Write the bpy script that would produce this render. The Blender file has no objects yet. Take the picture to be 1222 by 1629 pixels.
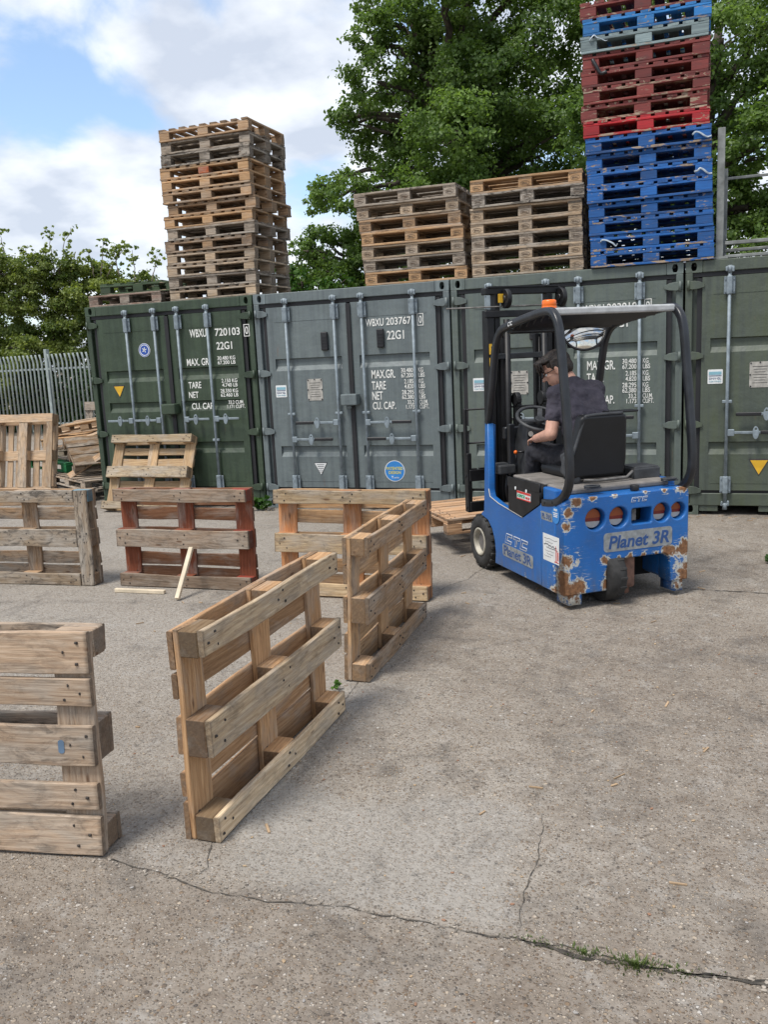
import bpy, bmesh, math, random
import numpy as np
from mathutils import Vector, Matrix, Euler

rad = math.radians
random.seed(7)
scene = bpy.context.scene
C = scene.collection

# ------------------------------------------------------------------ camera
CAM_POS = (7.537, -9.578, 1.813)
YAW, PITCH, ROLL = .3532, -.1787, -.0478
_f = Vector((-math.sin(YAW) * math.cos(PITCH), math.cos(YAW) * math.cos(PITCH), math.sin(PITCH)))
_r = Vector((math.cos(YAW), math.sin(YAW), 0))
_u = _r.cross(_f)
_r2 = math.cos(ROLL) * _r + math.sin(ROLL) * _u
_u2 = -math.sin(ROLL) * _r + math.cos(ROLL) * _u
cam_data = bpy.data.cameras.new("camera")
cam = bpy.data.objects.new("camera", cam_data)
C.objects.link(cam)
M = Matrix((_r2, _u2, -_f)).transposed().to_4x4()
M.translation = CAM_POS
cam.matrix_world = M
cam_data.sensor_width = 36
cam_data.lens = 1385 / 1629 * 36
cam_data.clip_end = 2000
scene.camera = cam

# ------------------------------------------------------------------ light
SUN_EL, SUN_AZ = rad(64), rad(208)          # azimuth clockwise from +Y
world = bpy.data.worlds.new("World")
scene.world = world
world.use_nodes = True
wn, wl = world.node_tree.nodes, world.node_tree.links
wn.clear()
w_out = wn.new('ShaderNodeOutputWorld')
w_bg = wn.new('ShaderNodeBackground')
w_bg.inputs['Strength'].default_value = 0.125
sky = wn.new('ShaderNodeTexSky')
sky.sky_type = 'NISHITA'
sky.sun_disc = False
sky.sun_elevation = SUN_EL
sky.sun_rotation = SUN_AZ
sky.air_density = 1.0
sky.dust_density = 0.6
sky.ozone_density = 2.0
w_tc = wn.new('ShaderNodeTexCoord')
w_sep = wn.new('ShaderNodeSeparateXYZ')
wl.new(w_tc.outputs['Generated'], w_sep.inputs[0])
def wmath(op, a, b=None, clamp=False):
    n = wn.new('ShaderNodeMath'); n.operation = op; n.use_clamp = clamp
    for i, v in enumerate((a, b)):
        if v is None: continue
        if isinstance(v, (int, float)): n.inputs[i].default_value = v
        else: wl.new(v, n.inputs[i])
    return n.outputs[0]
zc = wmath('MAXIMUM', w_sep.outputs['Z'], 0.0)
den = wmath('ADD', zc, 0.30)
w_cmb = wn.new('ShaderNodeCombineXYZ')
wl.new(wmath('DIVIDE', w_sep.outputs['X'], den), w_cmb.inputs[0])
wl.new(wmath('DIVIDE', w_sep.outputs['Y'], den), w_cmb.inputs[1])
w_cmb.inputs[2].default_value = 3.7
w_n = wn.new('ShaderNodeTexNoise')
w_n.inputs['Scale'].default_value = 2.1
w_n.inputs['Detail'].default_value = 9
w_n.inputs['Roughness'].default_value = .56
w_n.inputs['Distortion'].default_value = .25
wl.new(w_cmb.outputs[0], w_n.inputs['Vector'])
def sky_dir(px, py):
    return (_f * 1385 + _r2 * (px - 611) - _u2 * (py - 814.5)).normalized()
def wvec(op, a, b):
    n = wn.new('ShaderNodeVectorMath'); n.operation = op
    wl.new(a, n.inputs[0]); n.inputs[1].default_value = b
    return n.outputs['Value']
dens = wmath('MULTIPLY', wmath('SUBTRACT', w_n.outputs['Fac'], .5), 4.2)
dens = wmath('ADD', dens, .74)
for px, py, r, amp in ((105, 180, 120, -.65), (245, 15, 100, -.65), (50, 70, 120, -.15), (225, 165, 60, -.5), (470, 265, 90, -.4), (250, 85, 95, .75), (420, 170, 130, .6), (185, 260, 80, .75), (480, 60, 130, .55), (60, 300, 110, .25), (120, 350, 160, .25), (360, 330, 120, .4)):
    g = wmath('DIVIDE', wvec('DISTANCE', w_tc.outputs['Generated'], sky_dir(px, py)), r / 1385)
    g = wmath('MAXIMUM', wmath('SUBTRACT', 1.0, wmath('MULTIPLY', g, g)), 0.0)
    dens = wmath('ADD', dens, wmath('MULTIPLY', g, amp))
w_ramp = wn.new('ShaderNodeValToRGB')
w_ramp.color_ramp.interpolation = 'EASE'
w_ramp.color_ramp.elements[0].position = .08
w_ramp.color_ramp.elements[1].position = .85
wl.new(dens, w_ramp.inputs[0])
w_n2 = wn.new('ShaderNodeTexNoise')
w_n2.inputs['Scale'].default_value = 4.6
w_n2.inputs['Detail'].default_value = 9
wl.new(w_cmb.outputs[0], w_n2.inputs['Vector'])
w_cl = wn.new('ShaderNodeValToRGB')
w_cl.color_ramp.elements[0].position = .38
w_cl.color_ramp.elements[0].color = (3.7, 4.05, 4.7, 1)
w_cl.color_ramp.elements[1].position = .60
w_cl.color_ramp.elements[1].color = (5.9, 6.1, 6.4, 1)
wl.new(w_n2.outputs['Fac'], w_cl.inputs[0])
w_sat = wn.new('ShaderNodeMix'); w_sat.data_type = 'RGBA'; w_sat.blend_type = 'ADD'
w_sat.inputs[0].default_value = 1.0
wl.new(sky.outputs[0], w_sat.inputs[6])
w_sat.inputs[7].default_value = (.55, .75, 1.0, 1)
w_mix = wn.new('ShaderNodeMix'); w_mix.data_type = 'RGBA'
wl.new(wmath('MULTIPLY', w_ramp.outputs[0], .93), w_mix.inputs[0])
wl.new(w_sat.outputs[2], w_mix.inputs[6])
wl.new(w_cl.outputs[0], w_mix.inputs[7])
wl.new(w_mix.outputs[2], w_bg.inputs['Color'])
wl.new(w_bg.outputs[0], w_out.inputs['Surface'])

sun_data = bpy.data.lights.new("sun", 'SUN')
sun_data.energy = 2.7
sun_data.angle = rad(18)
sun_data.color = (1.0, .955, .89)
sun = bpy.data.objects.new("sun", sun_data)
C.objects.link(sun)
sd = Vector((math.sin(SUN_AZ) * math.cos(SUN_EL), math.cos(SUN_AZ) * math.cos(SUN_EL), math.sin(SUN_EL)))
sun.rotation_euler = sd.to_track_quat('Z', 'Y').to_euler()
sun.location = (0, -10, 20)

scene.view_settings.view_transform = 'Standard'
scene.view_settings.look = 'None'
scene.view_settings.exposure = 0.56
scene.view_settings.gamma = 1.0
scene.view_settings.use_curve_mapping = False

# ------------------------------------------------------------------ material helpers
class NT:
    def __init__(s, name):
        s.m = bpy.data.materials.new(name); s.m.use_nodes = True
        s.n, s.l = s.m.node_tree.nodes, s.m.node_tree.links
        s.b = s.n['Principled BSDF']
    def put(s, sock, v):
        if v is None: return
        if isinstance(v, bpy.types.NodeSocket): s.l.new(v, sock)
        else: sock.default_value = v
    def node(s, t, **k):
        n = s.n.new(t)
        for a, v in k.items(): setattr(n, a, v)
        return n
    def math(s, op, a, b=None, c=None, clamp=False):
        n = s.node('ShaderNodeMath', operation=op, use_clamp=clamp)
        for i, v in enumerate((a, b, c)):
            if v is not None: s.put(n.inputs[i], v)
        return n.outputs[0]
    def vmath(s, op, a, b=None):
        n = s.node('ShaderNodeVectorMath', operation=op)
        s.put(n.inputs[0], a); s.put(n.inputs[1], b)
        return n.outputs['Value'] if op in ('DISTANCE', 'LENGTH', 'DOT_PRODUCT') else n.outputs[0]
    def coord(s, kind='Object'):
        return s.node('ShaderNodeTexCoord').outputs[kind]
    def mapping(s, vec, scale=(1, 1, 1), loc=(0, 0, 0)):
        n = s.node('ShaderNodeMapping')
        s.l.new(vec, n.inputs[0]); s.put(n.inputs[1], loc); n.inputs['Scale'].default_value = scale
        return n.outputs[0]
    def noise(s, vec, scale, detail=4, rough=.55, dist=0, out='Fac'):
        n = s.node('ShaderNodeTexNoise')
        s.l.new(vec, n.inputs['Vector']); n.inputs['Scale'].default_value = scale
        n.inputs['Detail'].default_value = detail; n.inputs['Roughness'].default_value = rough
        n.inputs['Distortion'].default_value = dist
        return n.outputs[out]
    def voronoi(s, vec, scale, feature='F1', out='Distance', rnd=1):
        n = s.node('ShaderNodeTexVoronoi', feature=feature)
        s.l.new(vec, n.inputs['Vector']); n.inputs['Scale'].default_value = scale
        n.inputs['Randomness'].default_value = rnd
        return n.outputs[out]
    def ramp(s, fac, a, b, ca=(0, 0, 0, 1), cb=(1, 1, 1, 1)):
        n = s.node('ShaderNodeValToRGB')
        n.color_ramp.elements[0].position = a; n.color_ramp.elements[1].position = b
        n.color_ramp.elements[0].color = ca; n.color_ramp.elements[1].color = cb
        s.l.new(fac, n.inputs[0]); return n.outputs[0]
    def mix(s, fac, a, b, blend='MIX'):
        n = s.node('ShaderNodeMix', data_type='RGBA', blend_type=blend)
        s.put(n.inputs[0], fac)
        for i, v in ((6, a), (7, b)):
            if isinstance(v, tuple) and len(v) == 3: v = v + (1,)
            s.put(n.inputs[i], v)
        return n.outputs[2]
    def bump(s, h, strength=.3, dist=.01):
        n = s.node('ShaderNodeBump'); n.inputs['Strength'].default_value = strength
        n.inputs['Distance'].default_value = dist
        s.l.new(h, n.inputs['Height']); s.l.new(n.outputs[0], s.b.inputs['Normal'])
    def col(s, c):
        if isinstance(c, tuple) and len(c) == 3: c = c + (1,)
        s.put(s.b.inputs['Base Color'], c)
    def rough(s, v): s.put(s.b.inputs['Roughness'], v)
    def metal(s, v): s.put(s.b.inputs['Metallic'], v)

def plain(name, col, rough=.55, metal=0, var=.12, scale=9, bump=0):
    t = NT(name)
    v = t.noise(t.coord(), scale, 5)
    d = tuple(c * (1 - var * 1.6) for c in col); e = tuple(min(1, c * (1 + var * 1.3)) for c in col)
    t.col(t.mix(t.ramp(v, .3, .7), d, e)); t.rough(rough); t.metal(metal)
    if bump: t.bump(t.noise(t.coord(), scale * 14, 3), bump, .004)
    return t.m

def mat_wood():
    t = NT('weathered_wood')
    oi = t.node('ShaderNodeObjectInfo')
    off = t.math('MULTIPLY', oi.outputs['Random'], 37.0)
    cmb = t.node('ShaderNodeCombineXYZ')
    for i in range(3): t.l.new(off, cmb.inputs[i])
    v = t.vmath('ADD', t.coord(), cmb.outputs[0])
    grain = t.noise(t.mapping(v, (1.6, 30, 30)), 3.2, 7, .62, 1.1)
    fine = t.noise(t.mapping(v, (6, 160, 160)), 2.5, 3, .6)
    wv = t.node('ShaderNodeTexWave', wave_type='BANDS', bands_direction='DIAGONAL')
    t.l.new(t.mapping(v, (.55, 9, 9)), wv.inputs['Vector'])
    wv.inputs['Scale'].default_value = 2.6; wv.inputs['Distortion'].default_value = 7.5; wv.inputs['Detail'].default_value = 3; wv.inputs['Detail Scale'].default_value = .7
    rings = t.math('POWER', wv.outputs['Fac'], 1.6)
    blot = t.noise(t.mapping(v, (2.2, 7, 7)), 1.6, 5, .6, .4)
    mould = t.noise(t.mapping(v, (4.5, 12, 12)), 1.5, 9, .74, .9)
    base = oi.outputs['Color']
    hs = t.node('ShaderNodeHueSaturation')
    t.l.new(base, hs.inputs['Color'])
    hs.inputs['Saturation'].default_value = .95
    t.l.new(t.math('MULTIPLY_ADD', oi.outputs['Random'], .40, .80), hs.inputs['Value'])
    fresh = t.mix(t.ramp(grain, .38, .66), t.mix(1.0, hs.outputs[0], (.74, .66, .58), 'MULTIPLY'), t.mix(1.0, hs.outputs[0], (1.10, 1.06, 1.0), 'MULTIPLY'))
    fresh = t.mix(t.math('MULTIPLY', rings, .32), fresh, t.mix(1.0, fresh, (.52, .40, .30), 'MULTIPLY'))
    grey = t.mix(t.ramp(grain, .33, .68), (.225, .195, .160), (.44, .39, .33))
    alpha = oi.outputs['Alpha']        # how weathered the piece is
    wf = t.math('ADD', t.math('MULTIPLY_ADD', t.ramp(blot, .38, .64), .75, -.38), alpha, clamp=True)
    c = t.mix(wf, fresh, grey)
    # black mould and dirt blots, more on weathered pieces
    mm = t.math('MULTIPLY', t.ramp(mould, .49, .62), t.math('MULTIPLY_ADD', alpha, 1.1, .10, clamp=True))
    c = t.mix(mm, c, (.035, .031, .028))
    gx = t.node('ShaderNodeSeparateXYZ'); t.l.new(t.coord('Generated'), gx.inputs[0])
    en = t.math('ABSOLUTE', t.math('SUBTRACT', gx.outputs[0], .5))
    en = t.math('ADD', en, t.math('MULTIPLY', t.math('SUBTRACT', t.noise(v, 40, 3), .5), .02))
    c = t.mix(t.math('MULTIPLY', t.ramp(en, .487, .499), .62), c, (.075, .058, .044))
    # knots
    kn = t.voronoi(t.mapping(v, (2.6, 9, 9)), 1.25)
    kn2 = t.noise(t.mapping(v, (10, 10, 10)), 1.0, 2)
    c = t.mix(t.math('MULTIPLY', t.ramp(kn, .055, .115, (1, 1, 1, 1), (0, 0, 0, 1)), .8), c, (.10, .05, .026))
    c = t.mix(t.math('MULTIPLY', t.ramp(fine, .56, .72), .35), c, (.07, .05, .035))
    t.col(c); t.rough(.85)
    t.b.inputs['Specular IOR Level'].default_value = .25
    t.bump(t.math('ADD', grain, t.math('MULTIPLY', fine, .6)), .45, .003)
    return t.m

def mat_painted_wood():
    t = NT('painted_wood')
    oi = t.node('ShaderNodeObjectInfo')
    off = t.math('MULTIPLY', oi.outputs['Random'], 53.0)
    cmb = t.node('ShaderNodeCombineXYZ')
    for i in range(3): t.l.new(off, cmb.inputs[i])
    v = t.vmath('ADD', t.coord(), cmb.outputs[0])
    grain = t.noise(t.mapping(v, (1.6, 30, 30)), 3.2, 6, .6, .8)
    chip = t.noise(t.mapping(v, (4, 15, 15)), 1.7, 8, .68, .5)
    hs = t.node('ShaderNodeHueSaturation')
    t.l.new(oi.outputs['Color'], hs.inputs['Color'])
    t.l.new(t.math('MULTIPLY_ADD', oi.outputs['Random'], .5, .75), hs.inputs['Value'])
    paint = t.mix(t.ramp(grain, .35, .7), t.mix(1.0, hs.outputs[0], (.62, .62, .66), 'MULTIPLY'), hs.outputs[0])
    wood = t.mix(t.ramp(grain, .35, .7), (.19, .13, .08), (.42, .33, .24))
    edge = t.math('SUBTRACT', .675, t.math('MULTIPLY', oi.outputs['Alpha'], .2))
    m = t.math('MULTIPLY', t.math('SUBTRACT', chip, edge), 22, clamp=True)
    c = t.mix(m, paint, wood)
    dirt = t.noise(t.mapping(v, (5, 9, 9)), 1.1, 6, .65)
    c = t.mix(t.math('MULTIPLY', t.ramp(dirt, .52, .72), .45), c, (.03, .028, .028))
    t.col(c); t.rough(.7)
    t.bump(t.math('SUBTRACT', grain, m), .35, .003)
    return t.m

def mat_container():
    t = NT('container_paint')
    oi = t.node('ShaderNodeObjectInfo')
    g = t.node('ShaderNodeNewGeometry').outputs['Position']
    streak = t.noise(t.mapping(g, (13, 13, .7)), 1.1, 6, .62)
    cloud = t.noise(t.mapping(g, (1.1, 1, 1.4)), 1.3, 6, .6)
    base = oi.outputs['Color']
    c = t.mix(t.ramp(streak, .32, .7), t.mix(1.0, base, (.64, .64, .62), 'MULTIPLY'), t.mix(1.0, base, (1.22, 1.21, 1.19), 'MULTIPLY'))
    # chalky fading and green algae on the older boxes (alpha)
    c = t.mix(t.math('MULTIPLY', t.ramp(cloud, .42, .7), .30), c, t.mix(1.0, base, (1.45, 1.4, 1.4), 'MULTIPLY'))
    al = t.math('MULTIPLY', t.ramp(t.math('ADD', t.math('MULTIPLY', streak, .6), t.math('MULTIPLY', cloud, .5)), .48, .70), oi.outputs['Alpha'])
    c = t.mix(t.math('MULTIPLY', al, .75), c, (.060, .075, .034))
    spot = t.noise(g, 24, 5, .7)
    c = t.mix(t.math('MULTIPLY', t.ramp(spot, .67, .72), .55), c, (.05, .04, .032))
    rs = t.noise(t.mapping(g, (7, 7, 1.2)), 2.0, 7, .7)
    c = t.mix(t.math('MULTIPLY', t.ramp(rs, .64, .72), .6), c, (.15, .078, .040))
    t.col(c); t.rough(t.ramp(cloud, .2, .8, (.42, .42, .42, 1), (.68, .68, .68, 1)))
    t.bump(t.noise(t.mapping(g, (2.2, 2.2, 2.2)), 1.7, 4), .5, .03)
    return t.m

def mat_ground():
    t = NT('yard_concrete')
    v = t.coord()
    at = t.node('ShaderNodeAttribute', attribute_name='wear').outputs['Fac']       # 1 = smooth trowelled patch
    big = t.noise(v, .55, 6, .62)
    mid = t.noise(v, 3.2, 7, .65)
    fin = t.noise(v, 42, 5, .7)
    c = t.mix(t.ramp(big, .33, .67), (.270, .232, .190), (.352, .316, .270))
    c = t.mix(t.math('MULTIPLY', t.ramp(mid, .48, .70), .65), c, (.178, .145, .114))
    c = t.mix(at, c, t.mix(t.ramp(mid, .3, .7), (.285, .265, .236), (.358, .335, .302)))
    di = t.node('ShaderNodeAttribute', attribute_name='dirt').outputs['Fac']
    sm = t.noise(v, 10, 7, .72, .5)
    c = t.mix(t.math('MULTIPLY', t.ramp(sm, .46, .64), t.math('MULTIPLY_ADD', at, -.22, t.math('MULTIPLY_ADD', di, .45, .25), clamp=True)), c, (.135, .105, .080))
    c = t.mix(t.math('MULTIPLY', di, .45), c, (.205, .164, .128))
    c = t.mix(t.math('MULTIPLY', t.ramp(t.noise(v, 6, 6, .7, .3), .54, .66), .5), c, (.36, .34, .31))
    c = t.mix(t.math('MULTIPLY', at, .18), c, (.38, .35, .305))
    dark_marks = t.node('ShaderNodeAttribute', attribute_name='dark_marks').outputs['Fac']
    c = t.mix(t.math('MULTIPLY', dark_marks, t.ramp(t.noise(v, 5, 7, .72), .36, .60)), c, (.050, .046, .044))
    c = t.mix(t.math('MULTIPLY', t.ramp(fin, .42, .62), .55), c, t.mix(1.0, c, (.60, .58, .56), 'MULTIPLY'))
    hs_all = None
    for sc, lo, hi, thr in ((110, .26, .46, .30), (58, .22, .38, .45), (27, .15, .25, .66), (15, .09, .13, .80)):
        vv = t.vmath('ADD', v, t.mapping(t.noise(v, sc * .8, 2, out='Color'), (.010, .010, .010)))
        n = t.node('ShaderNodeTexVoronoi', feature='F1')
        t.l.new(vv, n.inputs['Vector']); n.inputs['Scale'].default_value = sc
        sep = t.node('ShaderNodeSeparateColor'); t.l.new(n.outputs['Color'], sep.inputs[0])
        m = t.math('MULTIPLY', t.ramp(n.outputs['Distance'], lo, hi, (1, 1, 1, 1), (0, 0, 0, 1)), t.math('GREATER_THAN', sep.outputs[0], thr))
        m = t.math('MULTIPLY', m, t.math('MULTIPLY_ADD', at, -.45, 1.0))
        r = t.node('ShaderNodeValToRGB'); cr = r.color_ramp
        cr.elements[0].position = 0; cr.elements[0].color = (.075, .066, .06, 1)
        cr.elements[1].position = 1; cr.elements[1].color = (.50, .47, .43, 1)
        for p, q in ((.22, (.20, .135, .085, 1)), (.45, (.31, .24, .17, 1)), (.62, (.30, .27, .235, 1)), (.8, (.42, .34, .25, 1))):
            e = cr.elements.new(p); e.color = q
        t.l.new(sep.outputs[1], r.inputs[0])
        c = t.mix(t.math('MULTIPLY', m, .88), c, r.outputs[0])
        hs_all = m if hs_all is None else t.math('MAXIMUM', hs_all, m)
    stain = t.noise(v, 1.9, 8, .74, .6)
    c = t.mix(t.math('MULTIPLY', t.ramp(stain, .53, .70), .62), c, (.085, .076, .068))
    pit = t.noise(v, 17, 4, .7)
    c = t.mix(t.math('MULTIPLY', t.ramp(pit, .66, .73), .7), c, (.055, .048, .042))
    t.col(c); t.rough(.9)
    t.b.inputs['Specular IOR Level'].default_value = .3
    h = t.math('ADD', t.math('MULTIPLY', hs_all, .55), t.math('ADD', fin, t.math('MULTIPLY', t.ramp(pit, .60, .75), -1.2)))
    t.bump(h, .9, .010)
    return t.m

def mat_leaf(name, c0, c1, trans=.35):
    t = NT(name)
    a = t.node('ShaderNodeAttribute', attribute_name='tint').outputs['Fac']
    col = t.mix(a, c0, c1)
    t.n.remove(t.b)
    d = t.node('ShaderNodeBsdfDiffuse'); tr = t.node('ShaderNodeBsdfTranslucent'); gl = t.node('ShaderNodeBsdfGlossy')
    t.l.new(col, d.inputs[0]); t.l.new(t.mix(1.0, col, (1.1, 1.15, .55), 'MULTIPLY'), tr.inputs[0])
    gl.inputs['Roughness'].default_value = .45; gl.inputs[0].default_value = (.9, .9, .9, 1)
    m1 = t.node('ShaderNodeMixShader'); m1.inputs[0].default_value = trans
    t.l.new(d.outputs[0], m1.inputs[1]); t.l.new(tr.outputs[0], m1.inputs[2])
    m2 = t.node('ShaderNodeMixShader'); m2.inputs[0].default_value = .018
    t.l.new(m1.outputs[0], m2.inputs[1]); t.l.new(gl.outputs[0], m2.inputs[2])
    t.l.new(m2.outputs[0], t.n['Material Output'].inputs[0])
    return t.m

def mat_truck_blue():
    t = NT('chipped_blue_paint')
    v = t.coord()
    n1 = t.noise(v, 8.5, 9, .70, .3)
    n2 = t.noise(t.mapping(v, (9, 5, 60)), 2.2, 5, .65)
    n3 = t.noise(v, 3.0, 4)
    blue = t.mix(t.ramp(n3, .3, .7), (.008, .098, .34), (.013, .148, .46))
    tot = None
    for p, r in (((0, .50, .10), .26), ((0, -.3, .785), .045), ((0, -.15, .79), .04), ((0, .27, .78), .05), ((0, .07, .335), .04), ((0, -.13, .335), .05), ((0, -.23, .335), .04), ((0, .16, .24), .05), ((.05, .5, .785), .05), ((1.2, .5, .11), .05), ((.6, .5, .105), .04), ((.02, .50, .20), .15), ((0, .46, .36), .12), ((.0, .40, .14), .13), ((0, -.49, .16), .17), ((0, -.47, .34), .13),
                 ((0, -.33, .34), .10), ((0, -.02, .335), .055), ((0, .17, .32), .07), ((.0, .17, .16), .07), ((0, .41, .775), .08), ((0, -.44, .79), .09), ((0, .1, .79), .05), ((0, .47, .60), .07), ((0, .47, .70), .06)):
        d = t.vmath('DISTANCE', v, p)
        k = t.math('MAXIMUM', t.math('SUBTRACT', 1.0, t.math('DIVIDE', d, r)), 0.0)
        tot = k if tot is None else t.math('MAXIMUM', tot, k)
    wear = t.math('ADD', t.math('MULTIPLY', tot, .50), t.math('MULTIPLY_ADD', t.math('SUBTRACT', n1, .5), 1.25, .5))
    scr = t.math('MULTIPLY', t.ramp(n2, .585, .62), t.math('MULTIPLY_ADD', t.ramp(tot, .0, .22), .95, .05))
    speck = t.ramp(t.noise(t.mapping(v, (1, 1, 1.6)), 38, 3, .6), .735, .75)
    white = t.math('MAXIMUM', t.math('MAXIMUM', t.math('MULTIPLY', t.math('SUBTRACT', wear, .715), 26, clamp=True), scr), t.math('MULTIPLY', speck, .6))
    rust = t.math('MULTIPLY', t.math('SUBTRACT', t.math('ADD', wear, t.math('MULTIPLY', t.math('SUBTRACT', t.noise(v, 40, 4, .7), .5), .25)), .775), 14, clamp=True)
    dirt = t.noise(v, 6, 6, .7)
    c = t.mix(t.math('MULTIPLY', t.ramp(dirt, .42, .72), .5), blue, (.020, .050, .12))
    gr = t.node('ShaderNodeSeparateXYZ'); t.l.new(v, gr.inputs[0])
    mud = t.math('MULTIPLY', t.ramp(gr.outputs[2], .08, .30, (1, 1, 1, 1), (0, 0, 0, 1)), t.ramp(t.noise(t.mapping(v, (12, 12, 3)), 2.0, 6, .7), .40, .62))
    c = t.mix(t.math('MULTIPLY', mud, .55), c, (.11, .10, .085))
    c = t.mix(white, c, (.50, .50, .45))
    rc = t.mix(t.ramp(t.noise(v, 45, 4, .7), .3, .7), (.085, .036, .016), (.30, .145, .062))
    c = t.mix(rust, c, rc)
    t.col(c)
    t.rough(t.math('MULTIPLY_ADD', t.math('MAXIMUM', white, rust), .35, .38))
    t.bump(t.math('SUBTRACT', t.math('MULTIPLY', n3, .4), t.math('ADD', white, rust)), .35, .004)
    return t.m

W_WOOD = mat_wood(); W_PAINT = mat_painted_wood(); M_CONT = mat_container(); M_GROUND = mat_ground(); M_BLUE = mat_truck_blue()
M_NAIL = plain('rusty_nail', (.035, .028, .024), .7)
M_GALV = plain('galvanised_steel', (.20, .24, .265), .55, .1, .2, 14)
M_FENCE = plain('galvanised_fence', (.30, .345, .335), .55, .2, .15, 6)
M_GASKET = plain('black_rubber_gasket', (.012, .012, .014), .6)
M_DARK = plain('dark_void', (.006, .006, .006), .9)
M_WHITE = plain('white_stencil_paint', (.72, .72, .68), .7, 0, .1, 30)
M_TXTDARK = plain('dark_print', (.03, .03, .04), .6)
M_STICK = plain('white_sticker', (.70, .71, .70), .5, 0, .06, 12)
M_CYAN = plain('pale_blue_print', (.22, .42, .50), .5)
M_NAVY = plain('navy_print', (.02, .05, .14), .5)
M_YEL = plain('yellow_sticker', (.62, .36, .02), .5)
M_BLUEST = plain('blue_sticker', (.03, .20, .52), .45)
M_BLUEST2 = plain('deep_blue_sticker', (.02, .07, .32), .45)
M_YTXT = plain('yellow_print', (.60, .55, .12), .5)
M_PLATE = plain('bare_data_plate', (.40, .38, .34), .5, .2, .2, 20)
M_BLACK = plain('satin_black_paint', (.013, .013, .015), .42, 0, .3, 12)
M_BLACKM = plain('greasy_black_steel', (.010, .010, .011), .5, .2, .4, 10)
M_POST = plain('grey_black_guard_paint', (.016, .018, .022), .33, 0, .3, 9)
M_ROOFBAR = plain('sky_lit_guard_bar', (.44, .45, .45), .4, .0, .15, 14)  # sky reflection on the rear roof bar, put into its pale colour
M_PLAST = plain('dark_grey_plastic', (.045, .047, .05), .55, 0, .25, 14, .15)
M_SEAT = plain('black_vinyl', (.004, .0043, .005), .5, 0, .25, 10, .1)
M_TYRE = plain('dusty_tyre_rubber', (.026, .025, .024), .8, 0, .35, 16, .4)
M_RIM = plain('dirty_cream_rim', (.36, .335, .275), .55, 0, .3, 14)
M_HUB = plain('grimy_hub', (.16, .15, .14), .6, .2, .3, 20)
M_DECK = plain('dusty_deck', (.17, .155, .14), .75, 0, .25, 8, .2)
M_RED = plain('red_lens', (.20, .022, .014), .25)
M_AMBER = plain('amber_lens', (.30, .07, .02), .25)
M_LENSW = plain('clear_lens', (.45, .43, .40), .3)
M_ORANGE = plain('orange_beacon', (.85, .16, .01), .3)
M_BADGE = plain('silver_badge', (.27, .29, .30), .4, .2, .25, 18)
M_BADGETX = plain('badge_blue_text', (.02, .07, .22), .5)
M_RUSTY = plain('rusty_casting', (.16, .085, .06), .75, 0, .4, 12, .3)
M_MIRROR = plain('mirror_glass', (.62, .60, .55), .06, 1.0, .02, 4)
M_SKIN = plain('skin', (.52, .29, .21), .5, 0, .10, 30, .06)
M_HAIR = plain('dark_brown_hair', (.022, .014, .010), .5, 0, .5, 60, .5)
M_SHIRT = plain('dark_slate_cotton', (.046, .041, .056), .9, 0, .22, 7, .25)
M_TROUS = plain('black_trousers', (.014, .014, .019), .9, 0, .22, 9, .2)
M_SHOE = plain('black_shoe', (.012, .012, .012), .6)
M_GLASSES = plain('black_spectacle_frame', (.02, .012, .01), .3)
M_REDST = plain('red_print', (.55, .04, .03), .5)
M_GREENST = plain('green_print', (.05, .33, .18), .5)
M_RACK = plain('grey_painted_steel', (.20, .21, .20), .6, .1, .3, 9)
M_BARK = plain('bark', (.060, .048, .036), .9, 0, .4, 7, .6)
M_TWIG = plain('dry_twig', (.19, .155, .115), .9, 0, .3, 9)
M_SOIL = plain('dark_joint_soil', (.070, .060, .048), .95, 0, .5, 30, .6)
M_FILM = plain('torn_white_film', (.30, .35, .40), .35, 0, .15, 20)
M_BATTEN = plain('pale_planed_wood', (.58, .49, .36), .75, 0, .12, 12)
M_LEAF_MAPLE = mat_leaf('maple_leaf', (.065, .120, .026), (.19, .29, .075), .50)
M_LEAF_BRIGHT = mat_leaf('bright_leaf', (.022, .070, .012), (.105, .20, .030), .40)
M_LEAF_HEDGE = mat_leaf('hedge_leaf', (.085, .135, .030), (.32, .37, .10), .48)
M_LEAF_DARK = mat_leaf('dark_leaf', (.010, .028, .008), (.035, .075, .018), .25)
M_GRASS = mat_leaf('grass_blade', (.05, .085, .025), (.15, .19, .06), .3)

# ------------------------------------------------------------------ object helpers
def link(name, mesh, parent=None):
    o = bpy.data.objects.new(name, mesh)
    C.objects.link(o)
    if parent is not None: o.parent = parent
    return o
def tag(o, label, cat, group=None):
    o['label'] = label; o['category'] = cat
    if group: o['group'] = group
    return o
def thing(name, label, cat, loc=(0, 0, 0), rot=(0, 0, 0), group=None):
    o = bpy.data.objects.new(name, None)
    C.objects.link(o)
    o.location = loc; o.rotation_euler = rot
    o.empty_display_size = .2
    return tag(o, label, cat, group)

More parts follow.
